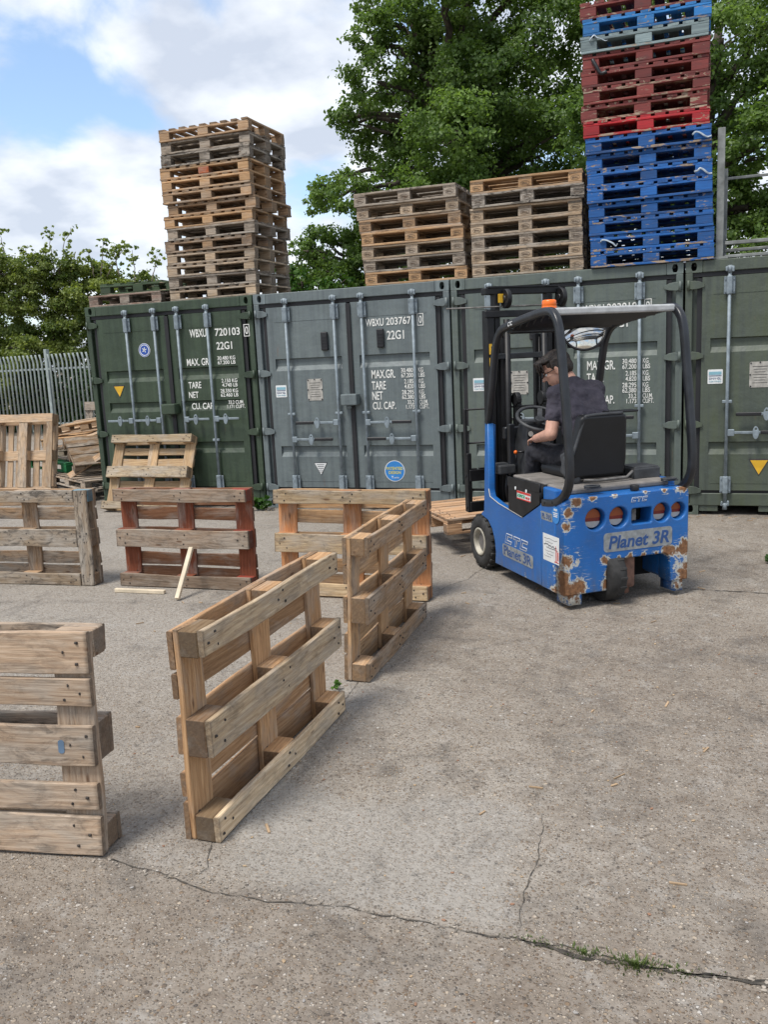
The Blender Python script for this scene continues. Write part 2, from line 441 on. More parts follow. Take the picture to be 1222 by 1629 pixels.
class MB:
    """collects shapes in one bmesh; build() links them as one object"""
    def __init__(s): s.bm = bmesh.new(); s.mi = 0
    def _fin(s, geom_verts, M=None):
        fs = {f for v in geom_verts for f in v.link_faces}
        for f in fs: f.material_index = s.mi
        if M is not None: bmesh.ops.transform(s.bm, matrix=M, verts=geom_verts)
    def box(s, c, size, rot=(0, 0, 0), bev=0, seg=1):
        n0 = len(s.bm.verts)
        t = bmesh.new()
        bmesh.ops.create_cube(t, size=1.0)
        bmesh.ops.scale(t, vec=size, verts=t.verts)
        if bev: bmesh.ops.bevel(t, geom=list(t.edges), offset=min(bev, min(size) * .45), segments=seg, profile=.5, affect='EDGES')
        s._merge(t, Matrix.Translation(c) @ Euler(rot).to_matrix().to_4x4())
        return s
    def _merge(s, t, M):
        bmesh.ops.transform(t, matrix=M, verts=t.verts)
        mp = {}
        for v in t.verts: mp[v] = s.bm.verts.new(v.co)
        for f in t.faces:
            try:
                g = s.bm.faces.new([mp[v] for v in f.verts]); g.material_index = s.mi; g.smooth = f.smooth
            except ValueError: pass
        t.free()
    def cyl(s, p0, p1, r0, r1=None, seg=14, smooth=True, bev=0):
        p0, p1 = Vector(p0), Vector(p1); r1 = r0 if r1 is None else r1
        d = p1 - p0
        t = bmesh.new()
        bmesh.ops.create_cone(t, cap_ends=True, segments=seg, radius1=r0, radius2=r1, depth=d.length)
        if bev: bmesh.ops.bevel(t, geom=[e for e in t.edges if any(len(f.verts) > 4 for f in e.link_faces)], offset=bev, segments=2, profile=.5, affect='EDGES')
        for f in t.faces: f.smooth = smooth and len(f.verts) <= 4
        s._merge(t, Matrix.Translation((p0 + p1) / 2) @ d.to_track_quat('Z', 'Y').to_matrix().to_4x4())
        return s
    def sphere(s, c, r, scale=(1, 1, 1), seg=16, rot=(0, 0, 0)):
        t = bmesh.new()
        bmesh.ops.create_uvsphere(t, u_segments=seg, v_segments=max(6, seg // 2 + 2), radius=r)
        for f in t.faces: f.smooth = True
        s._merge(t, Matrix.Translation(c) @ Euler(rot).to_matrix().to_4x4() @ Matrix.Diagonal((*scale, 1)))
        return s
    def torus(s, c, R_, r, rot=(0, 0, 0), seg=28, sub=8, scale=(1, 1, 1)):
        t = bmesh.new(); rings = []
        for i in range(seg):
            a = 2 * math.pi * i / seg
            rings.append([t.verts.new(((R_ + r * math.cos(b)) * math.cos(a), (R_ + r * math.cos(b)) * math.sin(a), r * math.sin(b))) for b in [2 * math.pi * j / sub for j in range(sub)]])
        for i in range(seg):
            for j in range(sub):
                f = t.faces.new((rings[i][j], rings[(i + 1) % seg][j], rings[(i + 1) % seg][(j + 1) % sub], rings[i][(j + 1) % sub])); f.smooth = True
        s._merge(t, Matrix.Translation(c) @ Euler(rot).to_matrix().to_4x4() @ Matrix.Diagonal((*scale, 1)))
        return s
    def lathe(s, c, axis, prof, seg=28):
        """profile of (radius, distance along axis)"""
        ax = Vector(axis).normalized(); q = ax.to_track_quat('Z', 'Y').to_matrix().to_4x4()
        t = bmesh.new(); rings = []
        for r, h in prof:
            rings.append([t.verts.new((r * math.cos(2 * math.pi * i / seg), r * math.sin(2 * math.pi * i / seg), h)) for i in range(seg)])
        for a, b in zip(rings, rings[1:]):
            for i in range(seg):
                f = t.faces.new((a[i], a[(i + 1) % seg], b[(i + 1) % seg], b[i])); f.smooth = True
        s._merge(t, Matrix.Translation(c) @ q)
        return s
    def tube(s, pts, r, seg=8, cap=True, sect=None, up=None):
        """swept tube; r number or list; sect = list of 2D points for a section that is not round"""
        P = [Vector(p) for p in pts]; n = len(P)
        rs = r if isinstance(r, (list, tuple)) else [r] * n
        t = bmesh.new(); rings = []
        T = [(P[min(i + 1, n - 1)] - P[max(i - 1, 0)]).normalized() for i in range(n)]
        ref = Vector(up) if up else (Vector((0, 0, 1)) if abs(T[0].z) < .9 else Vector((1, 0, 0)))
        N = (ref - ref.dot(T[0]) * T[0]).normalized()
        for i in range(n):
            N = (N - N.dot(T[i]) * T[i]).normalized(); B = T[i].cross(N)
            if sect: pr = [P[i] + N * a + B * b for a, b in sect]
            else: pr = [P[i] + rs[i] * (N * math.cos(2 * math.pi * k / seg) + B * math.sin(2 * math.pi * k / seg)) for k in range(seg)]
            rings.append([t.verts.new(q) for q in pr])
        m = len(rings[0])
        for a, b in zip(rings, rings[1:]):
            for k in range(m):
                f = t.faces.new((a[k], a[(k + 1) % m], b[(k + 1) % m], b[k])); f.smooth = True
        if cap:
            t.faces.new(list(reversed(rings[0]))); t.faces.new(rings[-1])
        s._merge(t, Matrix.Identity(4))
        return s
    def quad(s, *pts):
        f = s.bm.faces.new([s.bm.verts.new(p) for p in pts]); f.material_index = s.mi
        return s
    def mesh(s, me, M=Matrix.Identity(4)):
        t = bmesh.new(); t.from_mesh(me); s._merge(t, M); return s
    def data(s, name, mats):
        bmesh.ops.recalc_face_normals(s.bm, faces=s.bm.faces)
        me = bpy.data.meshes.new(name); s.bm.to_mesh(me); s.bm.free()
        for m in (mats if isinstance(mats, (list, tuple)) else [mats]): me.materials.append(m)
        return me
    def build(s, name, mats, parent=None, color=None):
        o = link(name, s.data(name, mats), parent)
        if color: o.color = color
        return o

def to_mesh(curve_or_obj):
    """evaluate a temporary object (curve, font, modifiers) into a plain mesh"""
    o = curve_or_obj
    C.objects.link(o)
    dg = bpy.context.evaluated_depsgraph_get(); dg.update()
    me = bpy.data.meshes.new_from_object(o.evaluated_get(dg))
    data = o.data
    bpy.data.objects.remove(o)
    if isinstance(data, bpy.types.Curve): bpy.data.curves.remove(data)
    return me

def plate_mesh(loops, depth, bev=0):
    """outline with holes in XY, extruded depth along Z (centred), rounded edges"""
    cu = bpy.data.curves.new('outline', 'CURVE'); cu.dimensions = '2D'; cu.fill_mode = 'BOTH'
    for lp in loops:
        sp = cu.splines.new('POLY'); sp.points.add(len(lp) - 1)
        for p, q in zip(sp.points, lp): p.co = (q[0], q[1], 0, 1)
        sp.use_cyclic_u = True
    cu.extrude = max(depth / 2 - bev, .0002); cu.bevel_depth = bev; cu.bevel_resolution = 2
    if bev: cu.offset = -bev
    return to_mesh(bpy.data.objects.new('outline', cu))

def circle(cx, cy, r, n=24): return [(cx + r * math.cos(2 * math.pi * i / n), cy + r * math.sin(2 * math.pi * i / n)) for i in range(n)]
def rrect(x0, y0, x1, y1, r, n=5):
    out = []
    for cx, cy, a0 in ((x1 - r, y1 - r, 0), (x0 + r, y1 - r, 90), (x0 + r, y0 + r, 180), (x1 - r, y0 + r, 270)):
        for i in range(n + 1):
            a = rad(a0 + 90 * i / n); out.append((cx + r * math.cos(a), cy + r * math.sin(a)))
    return out
def arc(cx, cy, r, a0, a1, n): return [(cx + r * math.cos(rad(a0 + (a1 - a0) * i / n)), cy + r * math.sin(rad(a0 + (a1 - a0) * i / n))) for i in range(n + 1)]

FRONT = Matrix(((1, 0, 0), (0, 0, -1), (0, 1, 0))).to_4x4()      # XY plate -> XZ plane, its Z axis facing -Y

_txt = {}
def text_mesh(body, width, height, mat, bold=.0, shear=0, spacing=1.0, ext=.0012):
    key = (body, round(width, 4), round(height, 4), mat.name, bold, shear, spacing)
    if key in _txt: return _txt[key]
    cu = bpy.data.curves.new('lettering', 'FONT'); cu.body = body; cu.size = 1
    cu.offset = bold; cu.shear = shear; cu.space_character = spacing; cu.extrude = .02; cu.resolution_u = 4
    me = to_mesh(bpy.data.objects.new('lettering', cu))
    co = np.empty(len(me.vertices) * 3); me.vertices.foreach_get('co', co); co = co.reshape(-1, 3)
    mn, mx = co.min(0), co.max(0)
    co[:, 0] = (co[:, 0] - mn[0]) * width / (mx[0] - mn[0])
    co[:, 1] = (co[:, 1] - mn[1]) * height / (mx[1] - mn[1])
    co[:, 2] *= ext / .02
    me.vertices.foreach_set('co', co.ravel()); me.update()
    me.materials.clear(); me.materials.append(mat)
    _txt[key] = me
    return me
def put_text(body, x, z, width, height, y, mat, parent, name='lettering', **k):
    o = link(name, text_mesh(body, width, height, mat, **k), parent)
    o.matrix_local = Matrix.Translation((x, y, z)) @ FRONT
    return o

# ------------------------------------------------------------------ ground
def build_ground():
    def axis(lo, hi, step, far):
        a = list(np.arange(lo, hi + 1e-6, step)); g = step
        left, x = [], lo
        while x > -far: g *= 1.5; x -= g; left.append(x)
        right, x, g = [], hi, step
        while x < far: g *= 1.5; x += g; right.append(x)
        return np.array(left[::-1] + a + right)
    xs, ys = axis(-2.0, 12.0, .05, 600), axis(-9.5, 1.0, .05, 600)
    nx, ny = len(xs), len(ys)
    X, Y = np.meshgrid(xs, ys)
    me = bpy.data.meshes.new('ground')
    me.vertices.add(nx * ny)
    me.vertices.foreach_set('co', np.stack([X, Y, np.zeros_like(X)], -1).astype(np.float32).ravel())
    i = np.arange(nx * ny).reshape(ny, nx)
    q = np.stack([i[:-1, :-1], i[:-1, 1:], i[1:, 1:], i[1:, :-1]], -1).reshape(-1, 4)
    me.loops.add(q.size); me.polygons.add(len(q))
    me.loops.foreach_set('vertex_index', q.ravel().astype(np.int32))
    me.polygons.foreach_set('loop_start', (np.arange(len(q)) * 4).astype(np.int32))
    me.update()
    rng = np.random.default_rng(3)
    wob = .05 * np.sin(X * 7 + 1.3 * np.sin(Y * 5)) + .04 * np.sin(Y * 9 + X * 3)
    def box(x0, x1, y0, y1, s):
        f = lambda t: 1 / (1 + np.exp(-np.clip(t / s, -40, 40)))
        return f(X - x0 + wob) * f(x1 - X + wob) * f(Y - y0 + wob) * f(y1 - Y + wob)
    dirt = np.clip(.85 * box(2, 14, -12, -7.17, .03) + .75 * box(7.0, 14, -7.2, -5.2, .25) + .35 * box(5.9, 9, -5.4, -3.4, .4), 0, 1)
    a2 = me.attributes.new('dirt', 'FLOAT', 'POINT'); a2.data.foreach_set('value', dirt.astype(np.float32).ravel())
    dark_marks = np.zeros_like(X)
    for ox, oy, orr, amp in ((6.9, -3.2, .35, .5), (6.3, -2.6, .30, .35), (5.6, -1.5, .35, .4), (6.25, -6.22, .10, .6), (6.12, -6.06, .08, .7), (4.2, -2.4, .5, .25), (7.9, -4.2, .4, .25), (3.2, -5.0, .5, .2), (8.3, -1.0, .6, .3), (5.5, -7.6, .05, .9), (5.53, -7.66, .035, .9), (7.3, -6.2, .25, .3)):
        dark_marks = np.maximum(dark_marks, amp * np.exp(-((X - ox) ** 2 + (Y - oy) ** 2) / orr ** 2 * 1.5))  # oil stains and other soft dark spots
    for cx, cy, rr in ((10.2, -4.4, 3.55), (10.2, -4.4, 2.75), (3.6, -9.0, 4.9), (3.6, -9.0, 5.65)):
        dark_marks = np.maximum(dark_marks, .30 * np.exp(-((np.hypot(X - cx, Y - cy) - rr) / .055) ** 2))
    dark_marks = np.maximum(dark_marks, .5 * np.exp(-np.clip(-Y - .02, 0, 9) / .12) * (Y < .3))  # darker strip along the container fronts
    a3 = me.attributes.new('dark_marks', 'FLOAT', 'POINT'); a3.data.foreach_set('value', dark_marks.astype(np.float32).ravel())
    wear = .80 * box(5.84, 6.98, -7.17, -6.42, .014) + .55 * box(-4, 5.3, -5.6, -.4, .5) + .5 * box(5.0, 5.84, -7.16, -5.2, .15) + .35 * box(5.6, 6.2, -3.6, -2.2, .2)
    at = me.attributes.new('wear', 'FLOAT', 'POINT')
    at.data.foreach_set('value', np.clip(wear, 0, 1).astype(np.float32).ravel())
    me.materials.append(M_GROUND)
    o = link('ground', me); o['kind'] = 'structure'
build_ground()

def crack(pts, w, name='ground_joint', seed=1):
    """irregular soil-filled joint between slabs, a thin sheet on the slab"""
    rnd = random.Random(seed); bm = bmesh.new(); prev = None
    P = [Vector((*p, 0)) for p in pts]; fine = []
    for a, b in zip(P, P[1:]):
        n = max(2, int((b - a).length / .025))
        for i in range(n): fine.append(a.lerp(b, i / n))
    fine.append(P[-1])
    drift = 0
    for i, p in enumerate(fine):
        t = (fine[min(i + 1, len(fine) - 1)] - fine[max(i - 1, 0)]).normalized(); nrm = Vector((-t.y, t.x, 0))
        drift = drift * .9 + rnd.uniform(-.0075, .0075)
        ww = w * rnd.uniform(.15, 1.3) * (.25 + .75 * min(1, i / 4, (len(fine) - 1 - i) / 4 + .1))
        c = p + nrm * drift
        cur = [bm.verts.new(c + nrm * ww / 2 + Vector((0, 0, .004))), bm.verts.new(c - nrm * ww / 2 + Vector((0, 0, .004)))]
        if prev: bm.faces.new((prev[0], prev[1], cur[1], cur[0]))
        prev = cur
    me = bpy.data.meshes.new(name); bm.to_mesh(me); bm.free(); me.materials.append(M_SOIL)
    o = link(name, me); o['kind'] = 'structure'
    return o
crack([(4.6, -7.15), (5.44, -7.17), (5.84, -7.21), (6.25, -7.20), (6.56, -7.17), (7.02, -7.17), (7.6, -7.165), (9.5, -7.15)], .006, seed=2)
rnd = random.Random(21); b = MB()
for i in range(240):
    x_ = rnd.uniform(5.4, 8.4); y_ = -7.175 + rnd.gauss(0, .016); r_ = rnd.uniform(.002, .007)
    t_ = bmesh.new(); bmesh.ops.create_icosphere(t_, subdivisions=1, radius=r_)
    b._merge(t_, Matrix.Translation((x_, y_, r_ * .4)) @ Euler((0, 0, rnd.uniform(0, 6))).to_matrix().to_4x4() @ Matrix.Diagonal((rnd.uniform(1, 1.8), 1, .6, 1)))
o = b.build('joint_crumbs', plain('crumbled_mortar', (.27, .235, .195), .9, 0, .4, 60)); o['kind'] = 'stuff'; o['label'] = 'crumbled mortar along the slab joint'
crack([(7.0, -7.17), (7.2, -7.185), (7.8, -7.17), (8.6, -7.16)], .017, seed=12)
crack([(5.83, -7.2), (5.86, -7.10), (5.80, -6.93), (5.82, -6.5), (5.79, -5.9), (5.74, -5.2), (5.70, -4.2), (5.62, -3.4), (5.80, -2.95), (5.86, -2.3), (5.9, -1.0)], .005, seed=3)
crack([(7.02, -7.16), (7.0, -6.95), (7.03, -6.7), (6.98, -6.4)], .004, seed=4)
crack([(7.35, -2.97), (7.6, -2.98), (8.0, -2.99), (9.5, -3.0)], .014, seed=5)

# ------------------------------------------------------------------ containers
def leaf_mesh(c, me_name): pass

def recess_panel(x0, x1, z0, z1, bands, m=.085, d=.028):
    """one door leaf: flat margins and pressed bands with a sharp top edge and sloping foot"""
    b = MB()
    def q(a, bb, c_, d_): b.quad(a, bb, c_, d_)
    y = -.0
    prof = [(z1, 0)]
    for zt, zb in sorted(bands, reverse=True):
        prof += [(zt, 0), (zt - .012, d), (zb + .055, d), (zb, 0)]
    prof.append((z0, 0))
    xa, xb = x0 + m, x1 - m
    for (za, da), (zb_, db) in zip(prof, prof[1:]):
        q((xa, y + da, za), (xb, y + da, za), (xb, y + db, zb_), (xa, y + db, zb_))
    for zt, zb in bands:
        for xx in (xa, xb):
            b.quad((xx, y, zt), (xx, y + d, zt - .012), (xx, y + d, zb + .055), (xx, y, zb))
    q((x0, y, z1), (xa, y, z1), (xa, y, z0), (x0, y, z0)); q((xb, y, z1), (x1, y, z1), (x1, y, z0), (xb, y, z0))
    # edge returns
    q((x0, y, z1), (x0, .05, z1), (x0, .05, z0), (x0, y, z0)); q((x1, y, z1), (x1, .05, z1), (x1, .05, z0), (x1, y, z0))
    q((x0, y, z1), (x1, y, z1), (x1, .05, z1), (x0, .05, z1)); q((x0, y, z0), (x1, y, z0), (x1, .05, z0), (x0, .05, z0))
    bmesh.ops.remove_doubles(b.bm, verts=b.bm.verts, dist=.0005)
    # the thin seam of the upper panel
    b.box((x0 / 2 + x1 / 2, -.001, z1 - .17), ((x1 - x0) * .8, .004, .006))
    b.box((x0 / 2 + x1 / 2, -.001, z0 + .075), ((x1 - x0) * .8, .004, .006))
    return b

CW, CH, CD = 2.438, 2.591, 6.058
def container(x, label, color, bands_l, bands_r, bars, handles, mid_guides):
    t = thing('shipping_container', label, 'shipping container', (x, 0, 0), group='row of shipping containers')
    col = color
    # shell: corrugated sides, roof, back, floor
    b = MB()
    n = 22
    for xx, s in ((.03, -1), (CW - .03, 1)):
        for i in range(n):
            y0 = .18 + (CD - .36) * i / n; st = (CD - .36) / n
            P = [(xx - s * .0, y0), (xx, y0 + st * .38), (xx - s * .034, y0 + st * .5), (xx - s * .034, y0 + st * .88), (xx, y0 + st)]
            for (ax, ay), (bx, by) in zip(P, P[1:]):
                b.quad((ax, ay, .13), (bx, by, .13), (bx, by, CH - .07), (ax, ay, CH - .07))
    b.box((CW / 2, CD / 2, CH - .035), (CW - .16, CD - .2, .028)); b.box((CW / 2, CD / 2, .15), (CW - .16, CD - .2, .03))
    b.box((CW / 2, CD - .05, CH / 2), (CW - .2, .04, CH - .2))
    for xx in (.035, CW - .035):
        b.box((xx, CD / 2, CH - .035), (.068, CD - .36, .07)); b.box((xx, CD / 2, .065), (.068, CD - .36, .12))
    b.build('body', M_CONT, t, col)
    # door frame: posts, header, sill
    f = MB()
    for xx in (.036, CW - .036):
        f.box((xx, .06, CH / 2), (.070, .118, CH - .238), bev=.006)
        f.box((.100 if xx < 1 else CW - .100, .085, CH / 2), (.055, .06, CH - .24))
    f.box((CW / 2, .055, CH - .061), (CW - .328, .11, .116), bev=.006)
    f.box((CW / 2, .05, .165), (CW - .146, .10, .130), bev=.006)
    f.box((CW / 2, .06, .07), (.95, .09, .062)); f.box((.26, .06, .07), (.18, .09, .062)); f.box((CW - .26, .06, .07), (.18, .09, .062))
    f.build('door_frame', M_CONT, t, col)
    g = MB()
    g.box((CW / 2, .045, CH - .139), (CW - .15, .05, .042)); g.box((.138, .045, 1.33), (.05, .05, 2.18)); g.box((CW - .138, .045, 1.33), (.05, .05, 2.18))
    g.box((CW / 2, .045, .245), (CW - .15, .05, .032)); g.box((CW / 2 + .008, .01, 1.335), (.052, .06, 2.16))
    g.build('gasket', M_GASKET, t)
    for xx in (.081, CW - .081):
        for yy, zz in ((.089, CH - .059), (.089, .059), (CD - .089, CH - .059), (CD - .089, .059)):
            hole = [(math.cos(a) * .027, .045 * math.sin(a)) for a in [2 * math.pi * i / 20 for i in range(20)]]
            hole = [(hx, max(-.04, min(.04, hy * 1.05))) for hx, hy in hole]
            c = MB(); c.mesh(plate_mesh([rrect(-.081, -.059, .081, .059, .008, 2), hole], .14, .003), FRONT)
            c.mi = 1; c.box((0, .06, 0), (.15, .01, .106))
            o = c.build('corner_casting', [M_CONT, M_DARK], t, tuple(min(1, v * 1.25) for v in col[:3]) + (col[3] * .4,))
            o.location = (xx, (yy if yy < 1 else CD - .072) - .016, zz)
    # doors
    for (x0, x1, bands) in ((.163, CW / 2 - .018, bands_l), (CW / 2 + .034, CW - .163, bands_r)):
        d = recess_panel(x0, x1, .262, 2.425, bands).build('door', M_CONT, t, col)
    for s in (-1, 1):
        for zz in (2.352, 1.65, .95, .262):
            h = MB()
            L = .165
            sh = [(0, .03), (.06, .044), (.115, .036), (L, .012), (L, -.022), (.115, -.036), (.05, -.042), (0, -.03)]
            h.mesh(plate_mesh([sh], .016, .003), FRONT); h.cyl((.012, -.004, -.05), (.012, -.004, .05), .016, seg=10)
            o = h.build('hinge', M_CONT, t, col)
            o.location = (.018 if s < 0 else CW - .018, -.012, zz)
            if s > 0: o.scale = (-1, 1, 1)
    # locking bars with cams, brackets and guides
    for i, bx in enumerate(bars):
        b = MB()
        b.cyl((bx, -.045, .10), (bx, -.045, 2.515), .0165, seg=12)
        bar = b.build('locking_bar', M_GALV, t)
        for zz in (2.33, .325):
            k = MB(); k.box((bx, -.028, zz), (.105, .012, .17), bev=.004); k.box((bx, -.05, zz), (.052, .034, .185), bev=.012, seg=2)
            for dx in (-.04, .04):
                for dz in (-.06, .06): k.cyl((bx + dx, -.03, zz + dz), (bx + dx, -.042, zz + dz), .008, seg=8)
            k.build('bar_bracket', M_GALV, bar)
        for zz, s in ((2.50, 1), (.118, -1)):
            k = MB(); k.box((bx, -.05, zz), (.085, .03, .022), bev=.006); k.box((bx + .03, -.055, zz - .022 * s), (.022, .03, .045), bev=.006); k.box((bx - .03, -.055, zz - .02 * s), (.02, .03, .035), bev=.006)
            k.cyl((bx, -.045, zz - .05), (bx, -.045, zz + .02), .023, seg=12)
            k.build('bar_cam', M_GALV, bar)
        for zz in mid_guides:
            k = MB(); k.box((bx, -.04, zz), (.095, .03, .032), bev=.006)
            k.build('bar_guide', M_GALV, bar)
    for x0, x1, zz, grip in handles:        # x0 at the bar, x1 the free end
        s = 1 if x1 > x0 else -1
        h = MB()
        h.box((x0 + s * .03, -.06, zz), (.065, .03, .07), bev=.006)
        h.box(((x0 + x1) / 2 + s * .03, -.075, zz + .002), (abs(x1 - x0) - .06, .012, .028), bev=.004)
        ho = h.build('door_handle', M_GALV, t)
        if grip:
            k = MB(); k.box((x1 - s * .12, -.077, zz + .002), (.24, .020, .036), bev=.006); k.build('grip', M_BLACK, ho)
        l = MB(); lx = x0 + s * abs(x1 - x0) * .48
        l.mesh(plate_mesh([[(p[0] * .030, p[1] * .066) for p in circle(0, 0, 1, 18)], circle(0, .036, .011, 10)], .012, .002), Matrix.Translation((lx, -.087, zz)) @ FRONT)
        l.box((lx, -.06, zz), (.045, .04, .05), bev=.005)
        l.build('latch', M_GALV, ho)
    return t

LB = [(1.82, 1.675), (.768, .637)]
GREY2, GREY3, GREY4 = (.126, .153, .162, .3), (.106, .131, .124, .65), (.074, .091, .075, 1.0)
GREEN = (.032, .053, .031, .2)
X1, X2, X3, X4 = 0, 2.457, 4.914, 7.371
g_b = [(1.765, 1.615), (1.356, 1.228), (.836, .695)]
c1 = container(X1, 'dark green shipping container at the left end of the row', GREEN, g_b, g_b, (.643, 1.063, 1.401, 1.826),
               [(.63, .25, 1.122, 0), (1.05, .67, 1.122, 0), (1.41, 1.77, 1.124, 0), (1.84, 2.19, 1.124, 0)], (.86,))
hb = [(1.05, .50, 1.05, 1), (.44, .975, .852, 1), (1.40, 1.965, 1.042, 1), (2.01, 1.41, .85, 1)]
c2 = container(X2, 'blue-grey shipping container with a round blue sticker, next to the green one', GREY2, LB, LB, (.437, 1.056, 1.402, 2.02), hb, (1.158,))
c3 = container(X3, 'grey shipping container directly behind the forklift', GREY3, LB, LB, (.437, 1.056, 1.395, 2.015), hb, (1.158,))
c4 = container(X4, 'mossy olive-grey shipping container at the right edge', GREY4, LB, LB, (.417, 1.056, 1.402, 2.02), [(1.05, .50, 1.05, 1), (.43, .975, .865, 1), (1.40, 1.965, 1.042, 1), (2.01, 1.41, .85, 1)], (1.18,))
YS = -.0035
def door_text(t, lines, big, small):
    """stencilled lines (text, x0, x1, baseline, cap height)"""
    for s, x0, x1, z, h in lines:
        put_text(s, x0, z, x1 - x0, h, YS, M_WHITE, t, bold=.012)
def boxed(t, ch, x0, x1, z, h):
    put_text(ch, x0 + .014, z, x1 - x0 - .028, h, YS, M_WHITE, t, bold=.01)
    b = MB(); w = .008
    zc_ = z + h / 2; hh = h + .045
    for zz in (zc_ - hh / 2, zc_ + hh / 2): b.box(((x0 + x1) / 2, YS, zz), (x1 - x0 + w, .0016, w))
    for xx in (x0, x1): b.box((xx, YS, zc_), (w, .0016, hh - w))
    b.build('check_digit_box', M_WHITE, t)
door_text(c1, [('WBXU', 1.545, 1.782, 2.132, .098), ('720103', 1.905, 2.25, 2.132, .092), ('22G1', 1.912, 2.13, 1.968, .092),
               ('MAX. GR.', 1.472, 1.80, 1.787, .088), ('30.480 KG', 1.912, 2.16, 1.842, .046), ('67.200 LB', 1.912, 2.16, 1.788, .046),
               ('TARE', 1.468, 1.65, 1.508, .08), ('2.150 KG', 1.945, 2.165, 1.566, .046), ('4.740 LB', 1.95, 2.165, 1.512, .046),
               ('NET', 1.462, 1.60, 1.388, .078), ('28.330 KG', 1.92, 2.165, 1.442, .046), ('62.460 LB', 1.92, 2.165, 1.390, .046),
               ('CU. CAP.', 1.492, 1.815, 1.244, .08), ('33.2 CUM.', 2.02, 2.235, 1.300, .044), ('1.171 CUFT.', 2.0, 2.25, 1.247, .044)], 0, 0)
boxed(c1, '0', 2.31, 2.38, 2.135, .092)
def std_lines(num, chk):
    return [('WBXU', 1.435, 1.655, 2.137, .085), (num, 1.685, 1.985, 2.14, .085), ('22G1', 1.688, 1.895, 1.978, .10),
            ('MAX.GR.', 1.478, 1.768, 1.544, .098), ('30.480', 1.842, 1.985, 1.600, .050), ('KG', 2.048, 2.105, 1.600, .050), ('67.200', 1.842, 1.985, 1.543, .050), ('LBS', 2.048, 2.122, 1.543, .050),
            ('TARE', 1.474, 1.648, 1.416, .096), ('2.185', 1.875, 1.985, 1.474, .050), ('KG', 2.048, 2.105, 1.474, .050), ('4.820', 1.875, 1.985, 1.417, .050), ('LBS', 2.048, 2.122, 1.417, .050),
            ('NET', 1.475, 1.605, 1.298, .096), ('28.295', 1.842, 1.985, 1.352, .050), ('KG', 2.048, 2.105, 1.352, .050), ('62.380', 1.842, 1.985, 1.297, .050), ('LBS', 2.048, 2.122, 1.297, .050),
            ('CU. CAP.', 1.476, 1.760, 1.186, .088), ('33.2', 1.905, 1.985, 1.238, .048), ('CU.M.', 2.048, 2.150, 1.238, .048), ('1.173', 1.885, 1.985, 1.184, .048), ('CUFT.', 2.048, 2.160, 1.184, .048)]
door_text(c2, std_lines('203767', '0'), 0, 0); boxed(c2, '0', 2.062, 2.128, 2.142, .082)
door_text(c3, std_lines('203818', '9'), 0, 0); boxed(c3, '9', 2.062, 2.128, 2.142, .082)
door_text(c4, std_lines('203750', '1'), 0, 0); boxed(c4, '1', 2.062, 2.128, 2.142, .082)

def sticker(t, name, loops, mat, y=-.003, loc=(0, 0), parent=None):
    o = MB().mesh(plate_mesh(loops, .0016), FRONT).build(name, mat, parent or t)
    o.location = (loc[0], y, loc[1]) if parent is None else (0, -.0016, 0)
    return o
def tri(s): return [(-s, s * .9), (s, s * .9), (0, -s * .85)]
def rect(x0, y0, x1, y1): return [(x0, y0), (x1, y0), (x1, y1), (x0, y1)]
# lock boxes, vents, plates, stickers
for t, lx in ((c1, 1.221), (c2, 1.225), (c3, 1.225), (c4, 1.225)):
    zz = 1.262 if t is c1 else 1.315
    b = MB(); b.box((lx, -.075, zz), (.20, .13, .13), bev=.012, seg=2); b.box((lx - .02, -.07, zz - .085), (.05, .03, .04), bev=.006)
    b.build('lock_box', M_CONT, t, tuple(t.children[0].color))
for t in (c2, c3, c4):
    for vx in (.915, 1.615):
        b = MB(); b.box((vx, -.022, 2.0), (.085, .04, .215), bev=.012, seg=2)
        for k in range(4): b.box((vx, -.045, 1.95 + .033 * k), (.06, .008, .012))
        b.build('vent', M_BLACK, t)
    s = sticker(t, 'certificate_sticker', [rrect(-.072, -.072, .072, .072, .008, 2)], M_STICK, loc=(.30, 1.434))
    sticker(t, 'sticker_band', [rect(-.06, .018, .06, .05)], M_CYAN, parent=s); sticker(t, 'sticker_line', [rect(-.06, .004, .06, .011)], M_NAVY, parent=s)
    put_text('DNV·GL', -.058, -.03, .116, .022, -.0017, M_NAVY, s, bold=.01); put_text('CERTIFIED', -.058, -.056, .116, .014, -.0017, M_CYAN, s)
    notch = rrect(-.098, -.128, .098, .128, .016, 3)
    p = sticker(t, 'data_plate', [notch], M_PLATE, loc=(.748 if t is not c4 else .72, 1.44))
    k = MB()
    for dx, dz in ((-.085, .115), (.085, .115), (-.085, -.115), (.085, -.115), (0, .12), (-.09, 0), (.09, 0)): k.cyl((dx, -.001, dz), (dx, -.006, dz), .008, seg=8)
    for q in range(7): k.box((0, -.0012, .08 - .027 * q), (.14 - .02 * (q % 3), .001, .005))
    k.build('rivets', M_GASKET, p)
s = sticker(c2, 'patent_sticker', [circle(0, 0, .125, 40)], M_STICK, loc=(1.71, .463))
sticker(c2, 'sticker_disc', [circle(0, 0, .117, 40)], M_BLUEST, parent=s)
put_text('PATENTED', -.105, .012, .21, .036, -.0032, M_YTXT, s, bold=.02); put_text('DESIGN', -.075, -.036, .15, .034, -.0032, M_YTXT, s, bold=.02); put_text('Y', -.045, -.088, .03, .03, -.0032, M_STICK, s, bold=.02); put_text('series', -.01, -.088, .06, .02, -.0032, M_STICK, s)
s = sticker(c2, 'warning_triangle', [tri(.088)], M_TXTDARK, loc=(.763, .487)); sticker(c2, 'triangle_face', [tri(.079)], M_STICK, parent=s)
k = MB()
for q, w_ in enumerate((.10, .085, .07, .05, .035)): k.box((0, -.0030, .052 - .022 * q), (w_, .001, .007))
